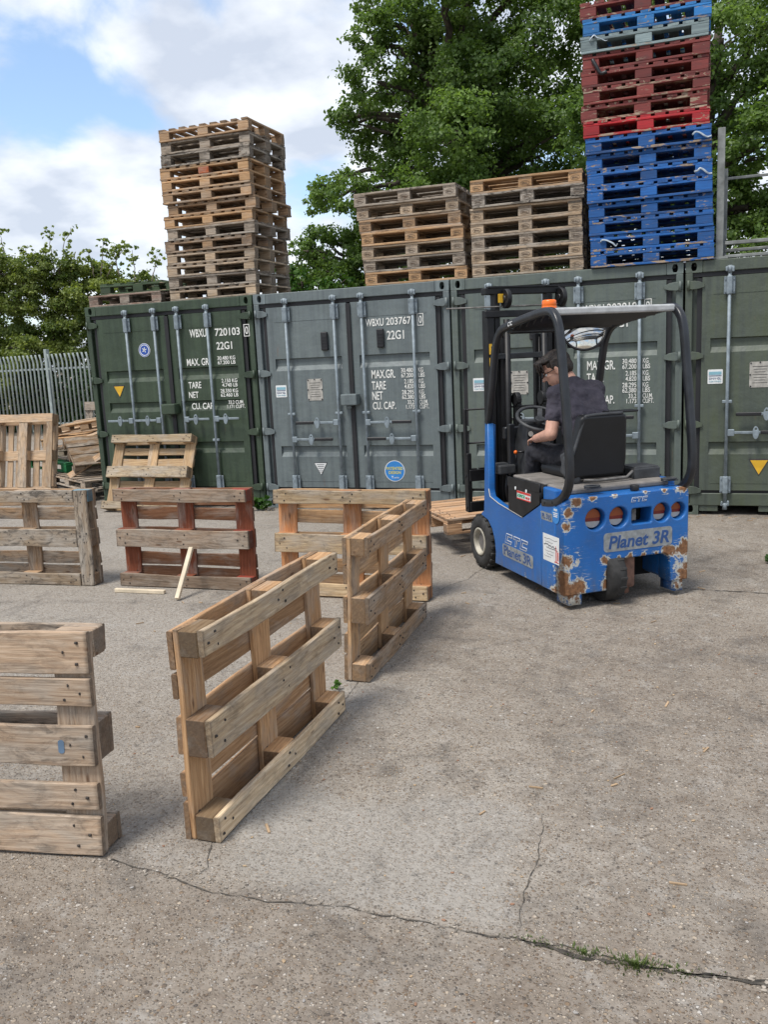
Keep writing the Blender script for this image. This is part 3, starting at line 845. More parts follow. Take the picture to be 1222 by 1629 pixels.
k.build('small_print', M_TXTDARK, s)
s = sticker(c1, 'warning_triangle', [tri(.09)], M_TXTDARK, loc=(.421, 1.50)); sticker(c1, 'triangle_face', [tri(.076)], M_YEL, parent=s)
s = sticker(c1, 'round_sticker', [circle(0, 0, .086, 36)], M_STICK, loc=(.862, 2.012)); sticker(c1, 'sticker_ring', [circle(0, 0, .080, 36), circle(0, 0, .071, 36)], M_BLUEST2, parent=s); sticker(c1, 'sticker_disc', [circle(0, 0, .060, 32)], M_BLUEST2, parent=s)
k = MB()
for a, r_ in ((20, .035), (80, .038), (140, .035), (215, .03), (300, .03)): k.box((math.cos(rad(a)) * .018, -.0040, math.sin(rad(a)) * .018), (r_, .001, .010), rot=(0, -rad(a), 0))
k.build('emblem', M_STICK, s)
s = sticker(c4, 'warning_triangle', [tri(.098)], M_TXTDARK, loc=(.735, .50)); sticker(c4, 'triangle_face', [tri(.084)], M_YEL, parent=s)

# ------------------------------------------------------------------ pallets
_bd = {}
def board_data(l, w, th, kind, nails=False, seed=0):
    """a sawn board along X, slightly irregular edges; several variants"""
    key = (round(l, 3), round(w, 3), round(th, 3), kind, nails, seed % 4)
    if key in _bd: return _bd[key]
    rnd = random.Random(hash(key[:3]) % 1000 + seed)
    b = MB()
    n = 7
    t = b.bm
    rows = []
    br = .0035
    ph = rnd.uniform(0, 6)
    for i in range(n + 1):
        x = -l / 2 + l * i / n
        e0 = .0035 * math.sin(i * 1.1 + ph) + rnd.uniform(-.0015, .0015); e1 = .0035 * math.sin(i * .9 + ph * 2) + rnd.uniform(-.0015, .0015)
        bow = .0015 * math.sin(i * .7 + ph)
        y0, y1, z0, z1 = -w / 2 + e0, w / 2 + e1, -th / 2 + bow, th / 2 + bow
        ex = rnd.uniform(-.004, .001) if i in (0, n) else 0
        x += ex if i == n else -ex
        tw = rnd.uniform(-.006, .006) if i in (0, n) else 0
        pr = [(y0 + br, z0), (y1 - br, z0), (y1, z0 + br), (y1, z1 - br), (y1 - br, z1), (y0 + br, z1), (y0, z1 - br), (y0, z0 + br)]
        rows.append([t.verts.new((x + tw * (y / w), y, z)) for y, z in pr])
    for a, c in zip(rows, rows[1:]):
        for k in range(8): t.faces.new((a[k], a[(k + 1) % 8], c[(k + 1) % 8], c[k]))
    t.faces.new(rows[0][::-1]); t.faces.new(rows[-1])
    if nails:
        b.mi = 1
        for sx in (-1, 0, 1):
            cx = sx * (l / 2 - .07)
            for dx, dy in ((-.035, -.25), (.03, -.02), (-.02, .27)):
                for s in (-1, 1): b.cyl((cx + dx + rnd.uniform(-.012, .012), dy * w, s * (th / 2 - .001)), (cx + dx, dy * w, s * (th / 2 + .0022)), .0055, seg=8)
    me = b.data(kind, [W_WOOD if kind[0] != 'p' else W_PAINT, M_NAIL]); me.name = 'board'
    _bd[key] = me
    return me
def block_data(lx, ly, h, painted, seed=0):
    key = ('blk', round(lx, 3), round(ly, 3), round(h, 3), painted)
    if key in _bd: return _bd[key]
    me = MB().box((0, 0, 0), (lx, ly, h - .001), bev=.004).data('block', [W_PAINT if painted else W_WOOD])
    _bd[key] = me
    return me

TAN, HONEY, PALE, GREYW, DARKW, ORANGE, RUSSET = (.44, .305, .19), (.51, .335, .185), (.52, .39, .265), (.35, .305, .255), (.13, .11, .09), (.42, .17, .06), (.27, .085, .04)

def pallet(name, label, mat4, tint, weather, L=1.2, W=.8, n_deck=5, style='euro', base='long', painted=False, nails=False, group=None, cat='pallet', seed=0, block_tints=None, sc=1.0, bearer_tint=None, stringer_tint=None, deck_tint=None, missing=(), stamp=False):
    """local axes: X length, Y width, Z up from the floor side to the deck; origin at the bottom centre"""
    rnd = random.Random(seed * 31 + 5)
    t = thing(name, label, cat, group=group)
    t.matrix_world = mat4
    L, W = L * sc, W * sc; th, bh = .022 * sc, .078 * sc
    pk = 'p' if painted else 'w'
    def c4(base_t, extra=0):
        k = rnd.uniform(.88, 1.12)
        return tuple(min(1, v * k) for v in base_t) + (max(0, min(1, weather + extra + rnd.uniform(-.18, .18))),)
    def board(nm, l, w, x, y, z, along_y=False, tint_=None, extra=0):
        o = link(nm, board_data(l, w, th, pk, nails, rnd.randrange(4)), t)
        o.location = (x, y, z)
        o.rotation_euler = (math.pi if rnd.random() < .5 else 0, 0, (math.pi / 2 if along_y else 0) + (math.pi if rnd.random() < .5 else 0) + rnd.uniform(-.003, .003))
        o.color = c4(tint_ or tint, extra)
        return o
    bw, cw = .1 * sc, .145 * sc
    ys = ((-W / 2 + bw / 2, bw), (0, cw), (W / 2 - bw / 2, bw))
    xs = (-L / 2 + cw / 2, 0, L / 2 - cw / 2)
    if base == 'long':
        for y, w in ys: board('bearer_board', L, w, 0, y, th / 2, tint_=bearer_tint, extra=.20)
    else:
        for x in (xs[0] - .012 * sc, xs[2] + .012 * sc): board('end_board', W, .12 * sc, x, 0, th / 2, True, tint_=bearer_tint, extra=.20)
        for y, w in ys: board('bearer_board', L - .246 * sc, w, 0, y, th / 2, tint_=bearer_tint, extra=.20)
    k = 0
    for x in xs:
        for y, w in ys:
            bt = (block_tints or {}).get(k)
            o = link('block', block_data(cw, w - .002, bh, painted), t)
            o.location = (x + rnd.uniform(-.004, .004), y, th + bh / 2)
            o.color = c4(bt or stringer_tint or tint, -.1)
            k += 1
            if stamp and k % 3 == 1 and style == 'euro':
                st = link('stamp', STAMP, o); st.location = (0, -w / 2 - .0008, 0)
    zs = th + bh + th / 2
    if style == 'euro':
        for x in xs: board('stringer_board', W, cw, x, 0, zs, True, tint_=stringer_tint)
        if n_deck == 5: dk = ((-W / 2 + cw / 2, cw), (-W * .235, bw), (0, cw), (W * .235, bw), (W / 2 - cw / 2, cw))
        else:
            dk = [(-W / 2 + bw * .5 + (W - bw) * i / (n_deck - 1), bw * (.92 if i % 2 else 1)) for i in range(n_deck)]
        for i, (y, w) in enumerate(dk):
            if i in missing: continue
            board('deck_board', L, w, 0, y, zs + th, tint_=deck_tint)
    else:
        for y, w in ys: board('stringer_board', L, w, 0, y, zs, tint_=stringer_tint)
        wd = bw * (.95 if n_deck < 9 else .88)
        for i in range(n_deck):
            if i in missing: continue
            board('deck_board', W, wd, -L / 2 + wd / 2 + (L - wd) * i / (n_deck - 1), 0, zs + th, True, tint_=deck_tint)
    return t

# oval stamp burnt into the blocks
_st = MB().mesh(plate_mesh([[(x * .0475, y * .0245) for x, y in circle(0, 0, 1, 24)], [(x * .045, y * .022) for x, y in circle(0, 0, 1, 24)]], .0012), FRONT)
_st.mesh(text_mesh('EPAL', .062, .018, M_HUB, bold=.01), Matrix.Translation((-.031, -.0005, -.009)) @ FRONT)
STAMP = _st.data('stamp', plain('branded_mark', (.13, .09, .06), .8))

def stand(x, y, yaw, tilt, ref, L, W, sc=1.0, roll=0):
    """pallet on its long edge: local Y up, deck side facing (sin yaw, -cos yaw); the local point ref comes to (x, y)"""
    R_ = Matrix.Rotation(yaw, 4, 'Z') @ Matrix.Rotation(math.pi / 2 + tilt, 4, 'X') @ Matrix.Rotation(roll, 4, 'Z')
    T = .144 * sc
    cs = [R_ @ Vector((sx * L * sc / 2, sy * W * sc / 2, z)) for sx in (-1, 1) for sy in (-1, 1) for z in (0, T)]
    p = R_ @ Vector((ref[0] * L * sc / 2, ref[1] * W * sc / 2, ref[2] * T))
    return Matrix.Translation((x - p.x, y - p.y, -min(c.z for c in cs) + .002)) @ R_
def lie(x, y, z, yaw=0, rx=0, ry=0):
    return Matrix.Translation((x, y, z)) @ Matrix.Rotation(yaw, 4, 'Z') @ Matrix.Rotation(ry, 4, 'Y') @ Matrix.Rotation(rx, 4, 'X')

G_FLOOR = 'pallets standing on edge in the yard'
# A: nearest, deck to the left, bearers to the right; near lower deck corner at (5.684,-6.948)
sA = 1.05
pallet('wooden_pallet', 'tan pallet on edge in the centre foreground with a cracked middle board facing right', stand(5.684, -6.948, 1.5777 + math.pi, 0, (1, -1, 1), 1.235, .805, sA), HONEY, .04, L=1.235, W=.805, nails=True, group=G_FLOOR, seed=1, sc=sA, bearer_tint=(.56, .45, .31), stringer_tint=(.52, .325, .17), deck_tint=(.47, .29, .155), block_tints={6: (.24, .17, .10), 7: (.17, .11, .065), 8: (.26, .18, .10)})
sB = 1.037
pallet('wooden_pallet', 'tan pallet on edge in the centre, directly behind the nearest cracked one', stand(5.660, -5.264, 1.604 + math.pi, -.039, (1, -1, 1), 1.2, .8, sB), HONEY, .12, nails=True, group=G_FLOOR, seed=2, sc=sB, bearer_tint=TAN)
pallet('wooden_pallet', 'orange-tan pallet on edge facing the yard, in front of the round blue sticker', stand(4.444, -3.697, .03 + math.pi, .06, (1, -1, 0), 1.2, .8, 1.02), HONEY, .02, nails=True, group=G_FLOOR, seed=3, sc=1.02, bearer_tint=(.44, .345, .22), stringer_tint=(.47, .225, .095))
pallet('wooden_pallet', 'pallet on edge with red-brown painted uprights and grimy grey boards', stand(2.957, -3.663, .03 + math.pi, .02, (1, -1, 0), 1.2, .8, 1.02), (.24, .115, .06), .12, nails=True, group=G_FLOOR, seed=4, sc=1.02, bearer_tint=(.27, .21, .16), stringer_tint=(.25, .075, .036), block_tints={0: (.26, .042, .022), 1: (.25, .045, .024), 2: (.28, .04, .022)})
pE = pallet('wooden_pallet', 'pallet on edge at the left with one blue corner block and dark stained rails', stand(2.732, -3.715, .093 + math.pi, .016, (-1, -1, 0), 1.25, .8, 1.02), TAN, .30, L=1.25, nails=True, group=G_FLOOR, seed=5, sc=1.02, base='perimeter', bearer_tint=(.33, .26, .18), block_tints={2: (.12, .34, .50)})
pF = pallet('wooden_pallet', 'weathered grey pallet on edge at the lower left, deck boards towards the viewer', stand(5.452, -7.150, .19, -.06, (1, -1, 1), 1.25, .81, 1.06), (.43, .335, .25), .36, L=1.25, W=.81, nails=True, group=G_FLOOR, seed=6, sc=1.06)
b = MB().mesh(plate_mesh([rrect(-.012, -.026, .012, .026, .010, 4)], .0014)); o = b.build('paint_blot', plain('faded_blue_blot', (.10, .16, .24), .7), pF); o.location = (.53, -.005, .1550)
G_LEAN = 'pallets leaning upright'
pallet('wooden_pallet', 'pale pallet leaning back against the doors of the dark green container', stand(.342, -.531, -.013 + math.pi, .40, (1, -1, 0), 1.215, .972, 1.0), (.47, .34, .20), .0, L=1.215, W=.972, n_deck=7, nails=True, group=G_LEAN, seed=7, bearer_tint=(.42, .345, .235))
# H: on its short end against the pile at the far left
def stand_end(x, y, yaw, tilt, L, W):
    R_ = Matrix.Rotation(yaw, 4, 'Z') @ Matrix.Rotation(math.pi / 2 + tilt, 4, 'X') @ Matrix.Rotation(math.pi / 2, 4, 'Z')
    cs = [R_ @ Vector((sx * L / 2, sy * W / 2, z)) for sx in (-1, 1) for sy in (-1, 1) for z in (0, .144)]
    p = R_ @ Vector((-L / 2, -W / 2, 0))
    return Matrix.Translation((x - p.x, y - p.y, -min(c.z for c in cs) + .002)) @ R_
pallet('wooden_pallet', 'tan slatted pallet leaning on its short end at the far left edge', stand_end(-2.27, .36, math.pi + .08, .22, 1.2, 1.0), PALE, .05, L=1.2, W=1.0, n_deck=7, base='perimeter', group=G_LEAN, seed=8)
# J: flat on the ground in front of the forks
pJ = pallet('wooden_pallet', 'fresh pale pallet lying flat on the ground in front of the forks', lie(0, 0, 0), (.52, .335, .20), .0, L=1.2, W=1.0, n_deck=8, nails=True, seed=9)
yJ = rad(25); pJ.matrix_world = lie(5.154 + .6 * math.cos(yJ) - .5 * math.sin(yJ), -1.357 + .6 * math.sin(yJ) + .5 * math.cos(yJ), .002, yJ)

# untidy pile left of the green container
G_PILE = 'untidy pile of pallets'
pallet('wooden_pallet', 'dark pallet at the bottom of the untidy pile by the fence', lie(-.80, .95, .002, rad(-24)), DARKW, .8, L=1.2, W=1.0, n_deck=7, group=G_PILE, seed=21)
pallet('wooden_pallet', 'grey pallet with gappy slats, low in the untidy pile just under the green one', lie(-.72, .86, .155, rad(-27), rad(-2), rad(2)), (.37, .30, .23), .45, L=1.2, W=1.0, n_deck=7, style='uk', group=G_PILE, seed=22)
pallet('wooden_pallet', 'bright green painted pallet in the untidy pile', lie(-1.55, 1.40, .34, rad(-22), 0, rad(1)), (.012, .17, .05), .2, L=1.2, W=1.0, n_deck=6, painted=True, group=G_PILE, seed=23)
pallet('wooden_pallet', 'weathered silver-grey pallet resting on the green one', lie(-1.50, 1.65, .52, rad(-14), rad(3), rad(-5)), GREYW, .75, L=1.2, W=1.0, n_deck=7, style='uk', group=G_PILE, seed=24)
pallet('wooden_pallet', 'orange-tan pallet near the top of the untidy pile', lie(-1.45, 1.75, .70, rad(-6), rad(5), rad(-3)), HONEY, .0, L=1.2, W=1.0, n_deck=7, group=G_PILE, seed=25)
pallet('wooden_pallet', 'pale broken pallet lying upside down on top of the untidy pile', lie(-1.40, 1.8, 1.03, rad(8), rad(180 + 4), rad(-6)), PALE, .0, L=1.2, W=.8, n_deck=5, missing=(1, 3), group=G_PILE, seed=26)
pallet('wooden_pallet', 'grey pallet standing upright behind the untidy pile, against the container side', stand(-1.75, 2.75, 0, -.1, (0, -1, 0), 1.2, 1.25, 1.0), (.38, .33, .28), .6, L=1.2, W=1.25, n_deck=5, group=G_PILE, seed=27)
pallet('wooden_pallet', 'brown pallet tipped on its side between the pile and the green container', Matrix.Translation((-.75, .95, .55)) @ Matrix.Rotation(rad(55), 4, 'Z') @ Matrix.Rotation(rad(38), 4, 'X'), (.27, .18, .10), .25, L=.9, W=.6, n_deck=5, group=G_PILE, seed=28)

for i, (p0, p1, w_, lab) in enumerate((((-1.45, .95, .66), (-.60, 1.25, .98), .095, 'long pale plank slanting up across the untidy pile'), ((-1.45, 1.15, .98), (-.45, 1.2, 1.12), .07, 'thin honey-coloured plank resting highest across the untidy pile'),
        ((-.90, .42, .32), (-.45, .85, .66), .11, 'short brown plank tipped steeply against the untidy pile'), ((-1.55, .98, .52), (-.75, .80, .50), .09, 'grey plank sticking out of the untidy pile above the green pallet'))):
    P0, P1 = Vector(p0), Vector(p1)
    o = link('loose_plank', board_data((P1 - P0).length, w_, .024, 'w', False, i)); o.color = (*(PALE, HONEY, TAN, GREYW)[i], (.0, .05, .2, .6)[i])
    o.location = (P0 + P1) / 2; o.rotation_euler = ((P1 - P0).to_track_quat('X', 'Z').to_matrix() @ Matrix.Rotation(rad((20, -15, 40, 5)[i]), 3, 'X')).to_euler()
    tag(o, lab, 'plank', 'loose planks in the pile')
# stacks on the container roofs
def ordinal(i): return ['topmost', 'second', 'third', 'fourth', 'fifth', 'sixth', 'seventh', 'eighth', 'ninth', 'tenth', 'eleventh', 'twelfth', 'thirteenth', 'fourteenth', 'fifteenth', 'sixteenth'][i]
ROOF = CH + .003
WL = {'tan': (TAN, .12, 'tan'), 'honey': (HONEY, .0, 'honey-coloured'), 'pale': (PALE, .05, 'pale'), 'grey': (GREYW, .50, 'weathered grey'), 'brown': ((.30, .20, .12), .35, 'brown'), 'dark': (DARKW, .9, 'dark grey'), 'black': ((.06, .055, .055), .95, 'blackened'), 'lt': ((.46, .37, .27), .28, 'pale grey')}
def stack(x, y, kinds, where, group, L, W, style, n_deck, sc, dxs, lean=0, seed0=0, special=None, stamp=False):
    n = len(kinds); T = .144 * sc; rnd = random.Random(seed0)
    for i in range(n):                       # i = 0 is the top
        kd = WL[kinds[i]]; z = ROOF + (n - 1 - i) * (T + .0015)
        pos = 'topmost' if i == 0 else ('lowest' if i == n - 1 else ordinal(i) + ' from the top')
        lab = f'{kd[2]} pallet, {pos} in {where}'
        kw = dict((special or {}).get(i, {}))
        if 'label' in kw: lab = kw.pop('label')
        st = kw.pop('style', style); nd = kw.pop('n_deck', n_deck)
        pallet('wooden_pallet', lab, lie(x + dxs[i], y + W * sc / 2 + rnd.uniform(-.015, .02), z, rnd.uniform(-.012, .012) + kw.pop('yaw', 0)), kd[0], kd[1], L=L, W=W, n_deck=nd, style=st, sc=sc, group=group, seed=seed0 + i, stamp=stamp, **kw)
k1 = ['tan', 'grey', 'dark', 'honey', 'honey', 'tan', 'tan', 'honey', 'grey', 'brown', 'lt', 'lt', 'grey', 'lt']
d1 = [.065, .06, .05, .02, .04, .04, .085, .03, .065, .01, .015, .01, .015, .01]
stack(1.865, .05, k1, 'the tall tower on the green container', 'pallets in the tall tower on the green container', 1.235, .97, 'uk', 9, .985, d1, seed0=100,
      special={3: dict(block_tints={3: (.45, .11, .03)}, label='honey-coloured pallet with one orange block, upper part of the tall tower'), 1: dict(style='euro', n_deck=5), 2: dict(style='euro', n_deck=5), 8: dict(style='euro', n_deck=6), 12: dict(style='euro', n_deck=6)})
k2 = ['grey', 'lt', 'tan', 'honey', 'lt', 'grey', 'honey']
stack(4.47, .06, k2, 'the stack on the blue-grey container', 'pallets in the stack on the blue-grey container', 1.2, .8, 'euro', 5, 1.0, [-.07, -.05, -.03, .0, .0, .01, .02], seed0=200, stamp=True)
k3 = ['honey', 'black', 'lt', 'lt', 'grey', 'lt', 'lt']
stack(5.75, .06, k3, 'the stack behind the forklift mast', 'pallets in the stack behind the forklift mast', 1.2, .8, 'euro', 5, 1.0, [0, .02, -.01, -.005, 0, 0, .0], seed0=300, stamp=True)
G_GREEN = 'two low pallets at the container corner'
pallet('wooden_pallet', 'brown-grey pallet under the mossy green one on the green container', lie(.56, .60, ROOF, 0), (.27, .18, .15), .5, L=1.1, W=1.0, n_deck=6, group=G_GREEN, seed=41)
pallet('wooden_pallet', 'mossy green pallet on the left corner of the green container', lie(.66, .72, ROOF + .147, rad(4)), (.055, .095, .04), .3, L=1.1, W=1.0, n_deck=6, style='uk', painted=True, group=G_GREEN, seed=42)
# tall painted tower
BLU, RED, MAR, TEAL = (.008, .102, .335), (.42, .012, .018), (.19, .032, .026), (.23, .30, .30)
k4 = [(MAR, 'maroon'), ((.018, .18, .46), 'bright blue'), (TEAL, 'grey-white'), (MAR, 'maroon'), (MAR, 'maroon'), (MAR, 'maroon'), (MAR, 'maroon'), (RED, 'bright red')] + [(BLU, 'blue')] * 8
def smooth3(P):
    out = []
    for i in range(len(P) - 1):
        a, b_, c, d = P[max(i - 1, 0)], P[i], P[i + 1], P[min(i + 2, len(P) - 1)]
        out += [.5 * ((2 * b_) + (c - a) * u + (2 * a - 5 * b_ + 4 * c - d) * u * u + (3 * b_ - a - 3 * c + d) * u ** 3) for u in (0, .33, .66)]
    return out + [P[-1]]
tower = []
for i, (c_, nm) in enumerate(k4):
    n = len(k4); T = .144 * 1.09
    pos = 'topmost' if i == 0 else ('lowest' if i == n - 1 else ordinal(i) + ' from the top')
    dx = (-.09 + .02 * (i % 2) if i < 8 else -.045 + .006 * (i - 8))
    tower.append(pallet('painted_pallet', f'{nm} painted pallet, {pos} in the tall coloured tower', lie(7.04 + dx, -.02 + .5 + random.uniform(-.02, .02), ROOF + (n - 1 - i) * (T + .002), random.uniform(-.012, .012)), c_, .35 + .3 * random.random(), L=1.1, W=.95, n_deck=9, style='uk', painted=True, sc=1.09, group='pallets in the tall coloured tower', seed=500 + i))

for pl, x_, z_ in ((tower[8], .42, .06), (tower[10], .43, .04), (tower[14], -.50, .08), (tower[2], -.52, .12)):
    b = MB(); r_ = random.Random(x_)
    pts = [Vector((x_ + .03 * q + r_.uniform(-.01, .01), -.525 - .012 * abs(math.sin(q * 1.3)), z_ + .03 * math.sin(q * .9) + r_.uniform(-.012, .012))) for q in range(7)]
    b.tube(smooth3(pts), 0, sect=[(-.010, -.001), (.010, -.002), (.009, .001), (-.009, .002)], up=(0, 0, 1))
    b.build('torn_film', M_FILM, pl)
b = MB(); b.tube(smooth3([Vector(q) for q in ((-.50, -.53, .10), (-.46, -.54, .03), (-.42, -.535, -.04), (-.36, -.53, -.03))]), .018, seg=8); b.build('rubber_strap', M_BLACK, tower[3])
# ------------------------------------------------------------------ steel rack on the right container
t = thing('steel_rack', 'grey steel rack with an upright post lying on the right container', 'steel rack', (X4 + .316, .05, ROOF))
b = MB(); b.box((0, .03, .62), (.07, .06, 1.24), bev=.004); b.box((0, .03, .012), (.16, .10, .024)); b.build('post', M_RACK, t)
b = MB(); b.box((.055, .9, .5), (.06, .06, 1.0), bev=.004); b.build('post', M_RACK, t)
b = MB(); b.box((1.3, .90, .90), (2.5, .02, .028), bev=.004); b.build('top_rail', M_RACK, t)
b = MB(); b.box((1.25, .03, .150), (2.4, .05, .034), bev=.004); b.build('rail', M_RACK, t)
b = MB(); b.box((1.25, .12, .085), (2.4, .05, .03), bev=.004); b.build('rail', M_RACK, t)
b = MB(); b.box((1.25, .03, .02), (2.4, .05, .03), bev=.004); b.build('rail', M_RACK, t)
b = MB(); b.box((.62, .0, .09), (.05, .03, .16), rot=(0, rad(14), 0)); b.build('brace', M_RUSTY, t)

# ------------------------------------------------------------------ battens
t = MB().box((0, 0, .016), (.46, .035, .030), bev=.003).build('batten', M_BATTEN)
tag(t, 'pale batten lying flat on the ground in front of the red-painted pallet', 'batten', 'loose pale battens'); t.location = (3.27, -3.83, .001); t.rotation_euler = (0, 0, rad(3))
P0, P1 = Vector((3.72, -3.98, .016)), Vector((3.70, -3.69, .36))
t = MB().box((0, 0, 0), ((P1 - P0).length, .036, .030), bev=.003).build('batten', M_BATTEN)
tag(t, 'pale batten propped at an angle against the red-painted pallet', 'batten', 'loose pale battens'); t.location = (P0 + P1) / 2
t.rotation_euler = (P1 - P0).to_track_quat('X', 'Z').to_euler()

# ------------------------------------------------------------------ palisade fence
FY = 10.5
t = thing('palisade_fence', 'galvanised steel palisade fence in front of the hedge', 'fence', (-11, FY, 0), (0, 0, rad(-6)))
x = -14.0; k = 0
pale = [(-.034, 0), (-.034, 1.95), (-.016, 2.10), (-.034, 2.22), (-.004, 2.16), (.0, 2.22), (.004, 2.16), (.034, 2.22), (.016, 2.10), (.034, 1.95), (.034, 0)]
pale = [(-.034, .04), (-.034, 2.05), (-.018, 2.22), (0, 2.14), (.018, 2.22), (.034, 2.05), (.034, .04)]
pm = MB(); pm.tube([(0, 0, .04), (0, 0, 2.02), (0, -.012, 2.10), (0, -.055, 2.26)], 0, sect=[(.0, -.034), (.010, -.012), (.010, .012), (0, .034), (-.004, .034), (.005, .012), (.005, -.012), (-.004, -.034)], up=(0, -1, 0))
PALE_ME = pm.data('pale', M_FENCE)
while x < .5:
    if k % 17 == 11:
        b = MB(); b.box((x + 11, .05, 1.2), (.10, .12, 2.4), bev=.006); b.build('post', M_FENCE, t)
    else:
        o = link('pale', PALE_ME, t); o.location = (x + 11, -.02, 0); o.rotation_euler = (0, 0, random.uniform(-.05, .05))
    x += .157; k += 1
for zz in (.35, 1.86):
    b = MB(); b.box((4.2, .012, zz), (14.6, .03, .05)); b.build('rail', M_FENCE, t)

# ------------------------------------------------------------------ foliage
def leaves_mesh(name, centers, radii, counts, size, mat, seed, squash=.85, sub=32, updir=.35):
    rng = np.random.default_rng(seed)
    P, N, TI = [], [], []
    for c, r, n in zip(centers, radii, counts):
        d = rng.normal(size=(sub, 3)); d /= np.linalg.norm(d, axis=1)[:, None]
        sc_ = d * (r * rng.uniform(.35, 1.0, (sub, 1)) ** .6) * np.array([1, 1, squash]) + np.array(c)
        pick = rng.integers(0, sub, n)
        p = sc_[pick] + rng.normal(size=(n, 3)) * r * np.array([.145, .145, .085]); TI.append(np.repeat(rng.normal(0, .10), n) + rng.normal(0, .16, sub)[pick])
        P.append(p)
        out = p - np.array(c); out /= (np.linalg.norm(out, axis=1)[:, None] + 1e-6)
        N.append(out * .5 + rng.normal(size=(n, 3)) * .55 + np.array([0, -.1, updir]))
    P = np.concatenate(P); N = np.concatenate(N); N /= np.linalg.norm(N, axis=1)[:, None]
    n = len(P)
    a = rng.normal(size=(n, 3)); U = np.cross(N, a); U /= np.linalg.norm(U, axis=1)[:, None]; V = np.cross(N, U)
    s = size * rng.uniform(.55, 1.25, (n, 1))
    fold = N * s * .18
    # leaf: six points, tapered to both ends with a folded midrib
    verts = np.stack([P - V * s * .62, P - V * s * .12 + U * s * .46 + fold, P + V * s * .30 + U * s * .30 + fold, P + V * s * .66, P + V * s * .30 - U * s * .30 + fold, P - V * s * .12 - U * s * .46 + fold], 1).reshape(-1, 3)
    idx = np.arange(n)[:, None] * 6
    quads = np.concatenate([idx + np.array([[0, 1, 2, 3]]), idx + np.array([[0, 3, 4, 5]])], 1).reshape(-1, 4)
    me = bpy.data.meshes.new(name)
    me.vertices.add(len(verts)); me.vertices.foreach_set('co', verts.astype(np.float32).ravel())
    me.loops.add(quads.size); me.polygons.add(len(quads))
    me.loops.foreach_set('vertex_index', quads.ravel().astype(np.int32))
    me.polygons.foreach_set('loop_start', (np.arange(len(quads)) * 4).astype(np.int32))
    me.update()
    tint = np.clip(rng.normal(.42, .16, n) + np.concatenate(TI), 0, 1)
    at = me.attributes.new('tint', 'FLOAT', 'POINT'); at.data.foreach_set('value', np.repeat(tint, 6).astype(np.float32))
    me.materials.append(mat)
    return me
def limb(b, p0, p1, r0, r1, rnd, sag=.12):
    p0, p1 = Vector(p0), Vector(p1); n = 7; L = (p1 - p0).length; pts = []
    for i in range(n + 1):
        f = i / n; p = p0.lerp(p1, f)
        p += Vector((rnd.uniform(-1, 1), rnd.uniform(-1, 1), rnd.uniform(-.5, 1))) * L * .03 * (0 < i < n) + Vector((0, 0, math.sin(f * math.pi) * L * sag))
        pts.append(p)
    b.tube(pts, [r0 + (r1 - r0) * i / n for i in range(n + 1)], seg=7)
def at_px(px, py, y):
    """world point on the ray of a photograph pixel (1222 x 1629) at depth plane y"""
    d = _f * 1385 + _r2 * (px - 611) - _u2 * (py - 814.5)
    return Vector(CAM_POS) + d * ((y - CAM_POS[1]) / d.y)
def tree(name, label, base, clumps, dens, leaf, mat, seed, trunk_r=.25, group=None):
    rnd = random.Random(seed)
    t = thing(name, label, 'tree', base, group=group)
    cs = [Vector(c) - Vector(base) for c, r in clumps]; rs = [r for c, r in clumps]
    b = MB()
    top = max(c.z for c in cs); mid = Vector((rnd.uniform(-.3, .3), rnd.uniform(-.3, .3), top * .42))
    limb(b, (0, 0, -.1), mid, trunk_r, trunk_r * .7, rnd, 0)
    lead = Vector((sum(c.x for c in cs) / len(cs), sum(c.y for c in cs) / len(cs), top * .8))
    limb(b, mid, lead, trunk_r * .7, trunk_r * .25, rnd, .05)
    for c in cs:
        f = min(.95, max(0, (c.z - mid.z) / max(.1, lead.z - mid.z) * .6))
        s_ = mid.lerp(lead, f) if c.z > mid.z else Vector((mid.x * .6, mid.y * .6, max(.6, c.z * .6)))
        limb(b, s_, c, trunk_r * .32, .03, rnd)
        for q in range(3): limb(b, s_.lerp(c, rnd.uniform(.6, .9)), c + Vector((rnd.uniform(-1, 1), rnd.uniform(-.2, 1), rnd.uniform(-.6, .6))) * .4, .022, .006, rnd, .03)
    b.build('trunk', M_BARK, t)
    counts = [int(dens * r * r) for r in rs]
    link('crown', leaves_mesh('crown', [tuple(c) for c in cs], rs, counts, leaf, mat, seed), t)
    return t
def cl(lst, y, seed, jit=1.2):
    rnd = random.Random(seed); out = []
    for px, py, rp in lst:
        yy = y + rnd.uniform(-jit, jit) - (.9 * jit if 670 < px < 800 and jit > 1 else 0); p = at_px(px, py, yy)
        dist = (p - Vector(CAM_POS)).dot(_f)
        out.append((p, rp * dist / 1385))
    return out
MAPLE = [(640, 30, 62), (700, 90, 75), (715, 60, 60), (735, 120, 60), (745, 170, 60), (725, 265, 55), (770, 200, 60), (690, 140, 55), (600, 130, 58), (590, 60, 40), (660, 180, 75), (570, 195, 42), (620, 235, 62), (720, 210, 80), (790, 130, 85), (780, 40, 80), (860, 60, 80), (870, 160, 85),
         (800, 240, 80), (700, 300, 70), (560, 305, 46), (520, 300, 34), (600, 330, 50), (640, 270, 50), (740, 330, 60), (860, 250, 70), (700, -60, 80), (800, -80, 90), (900, -60, 90), (620, -40, 60), (545, 185, 24), (585, 15, 28), (660, 370, 60), (800, 330, 60), (900, 330, 70), (900, 200, 60), (505, 325, 24)]
b0 = at_px(800, 600, 9.0); tree('maple_tree', 'large dark green maple towering behind the middle containers', (b0.x, 9.0, 0), cl(MAPLE, 9.0, 1), 4800, .064, M_LEAF_MAPLE, 11, .30, 'trees behind the containers')
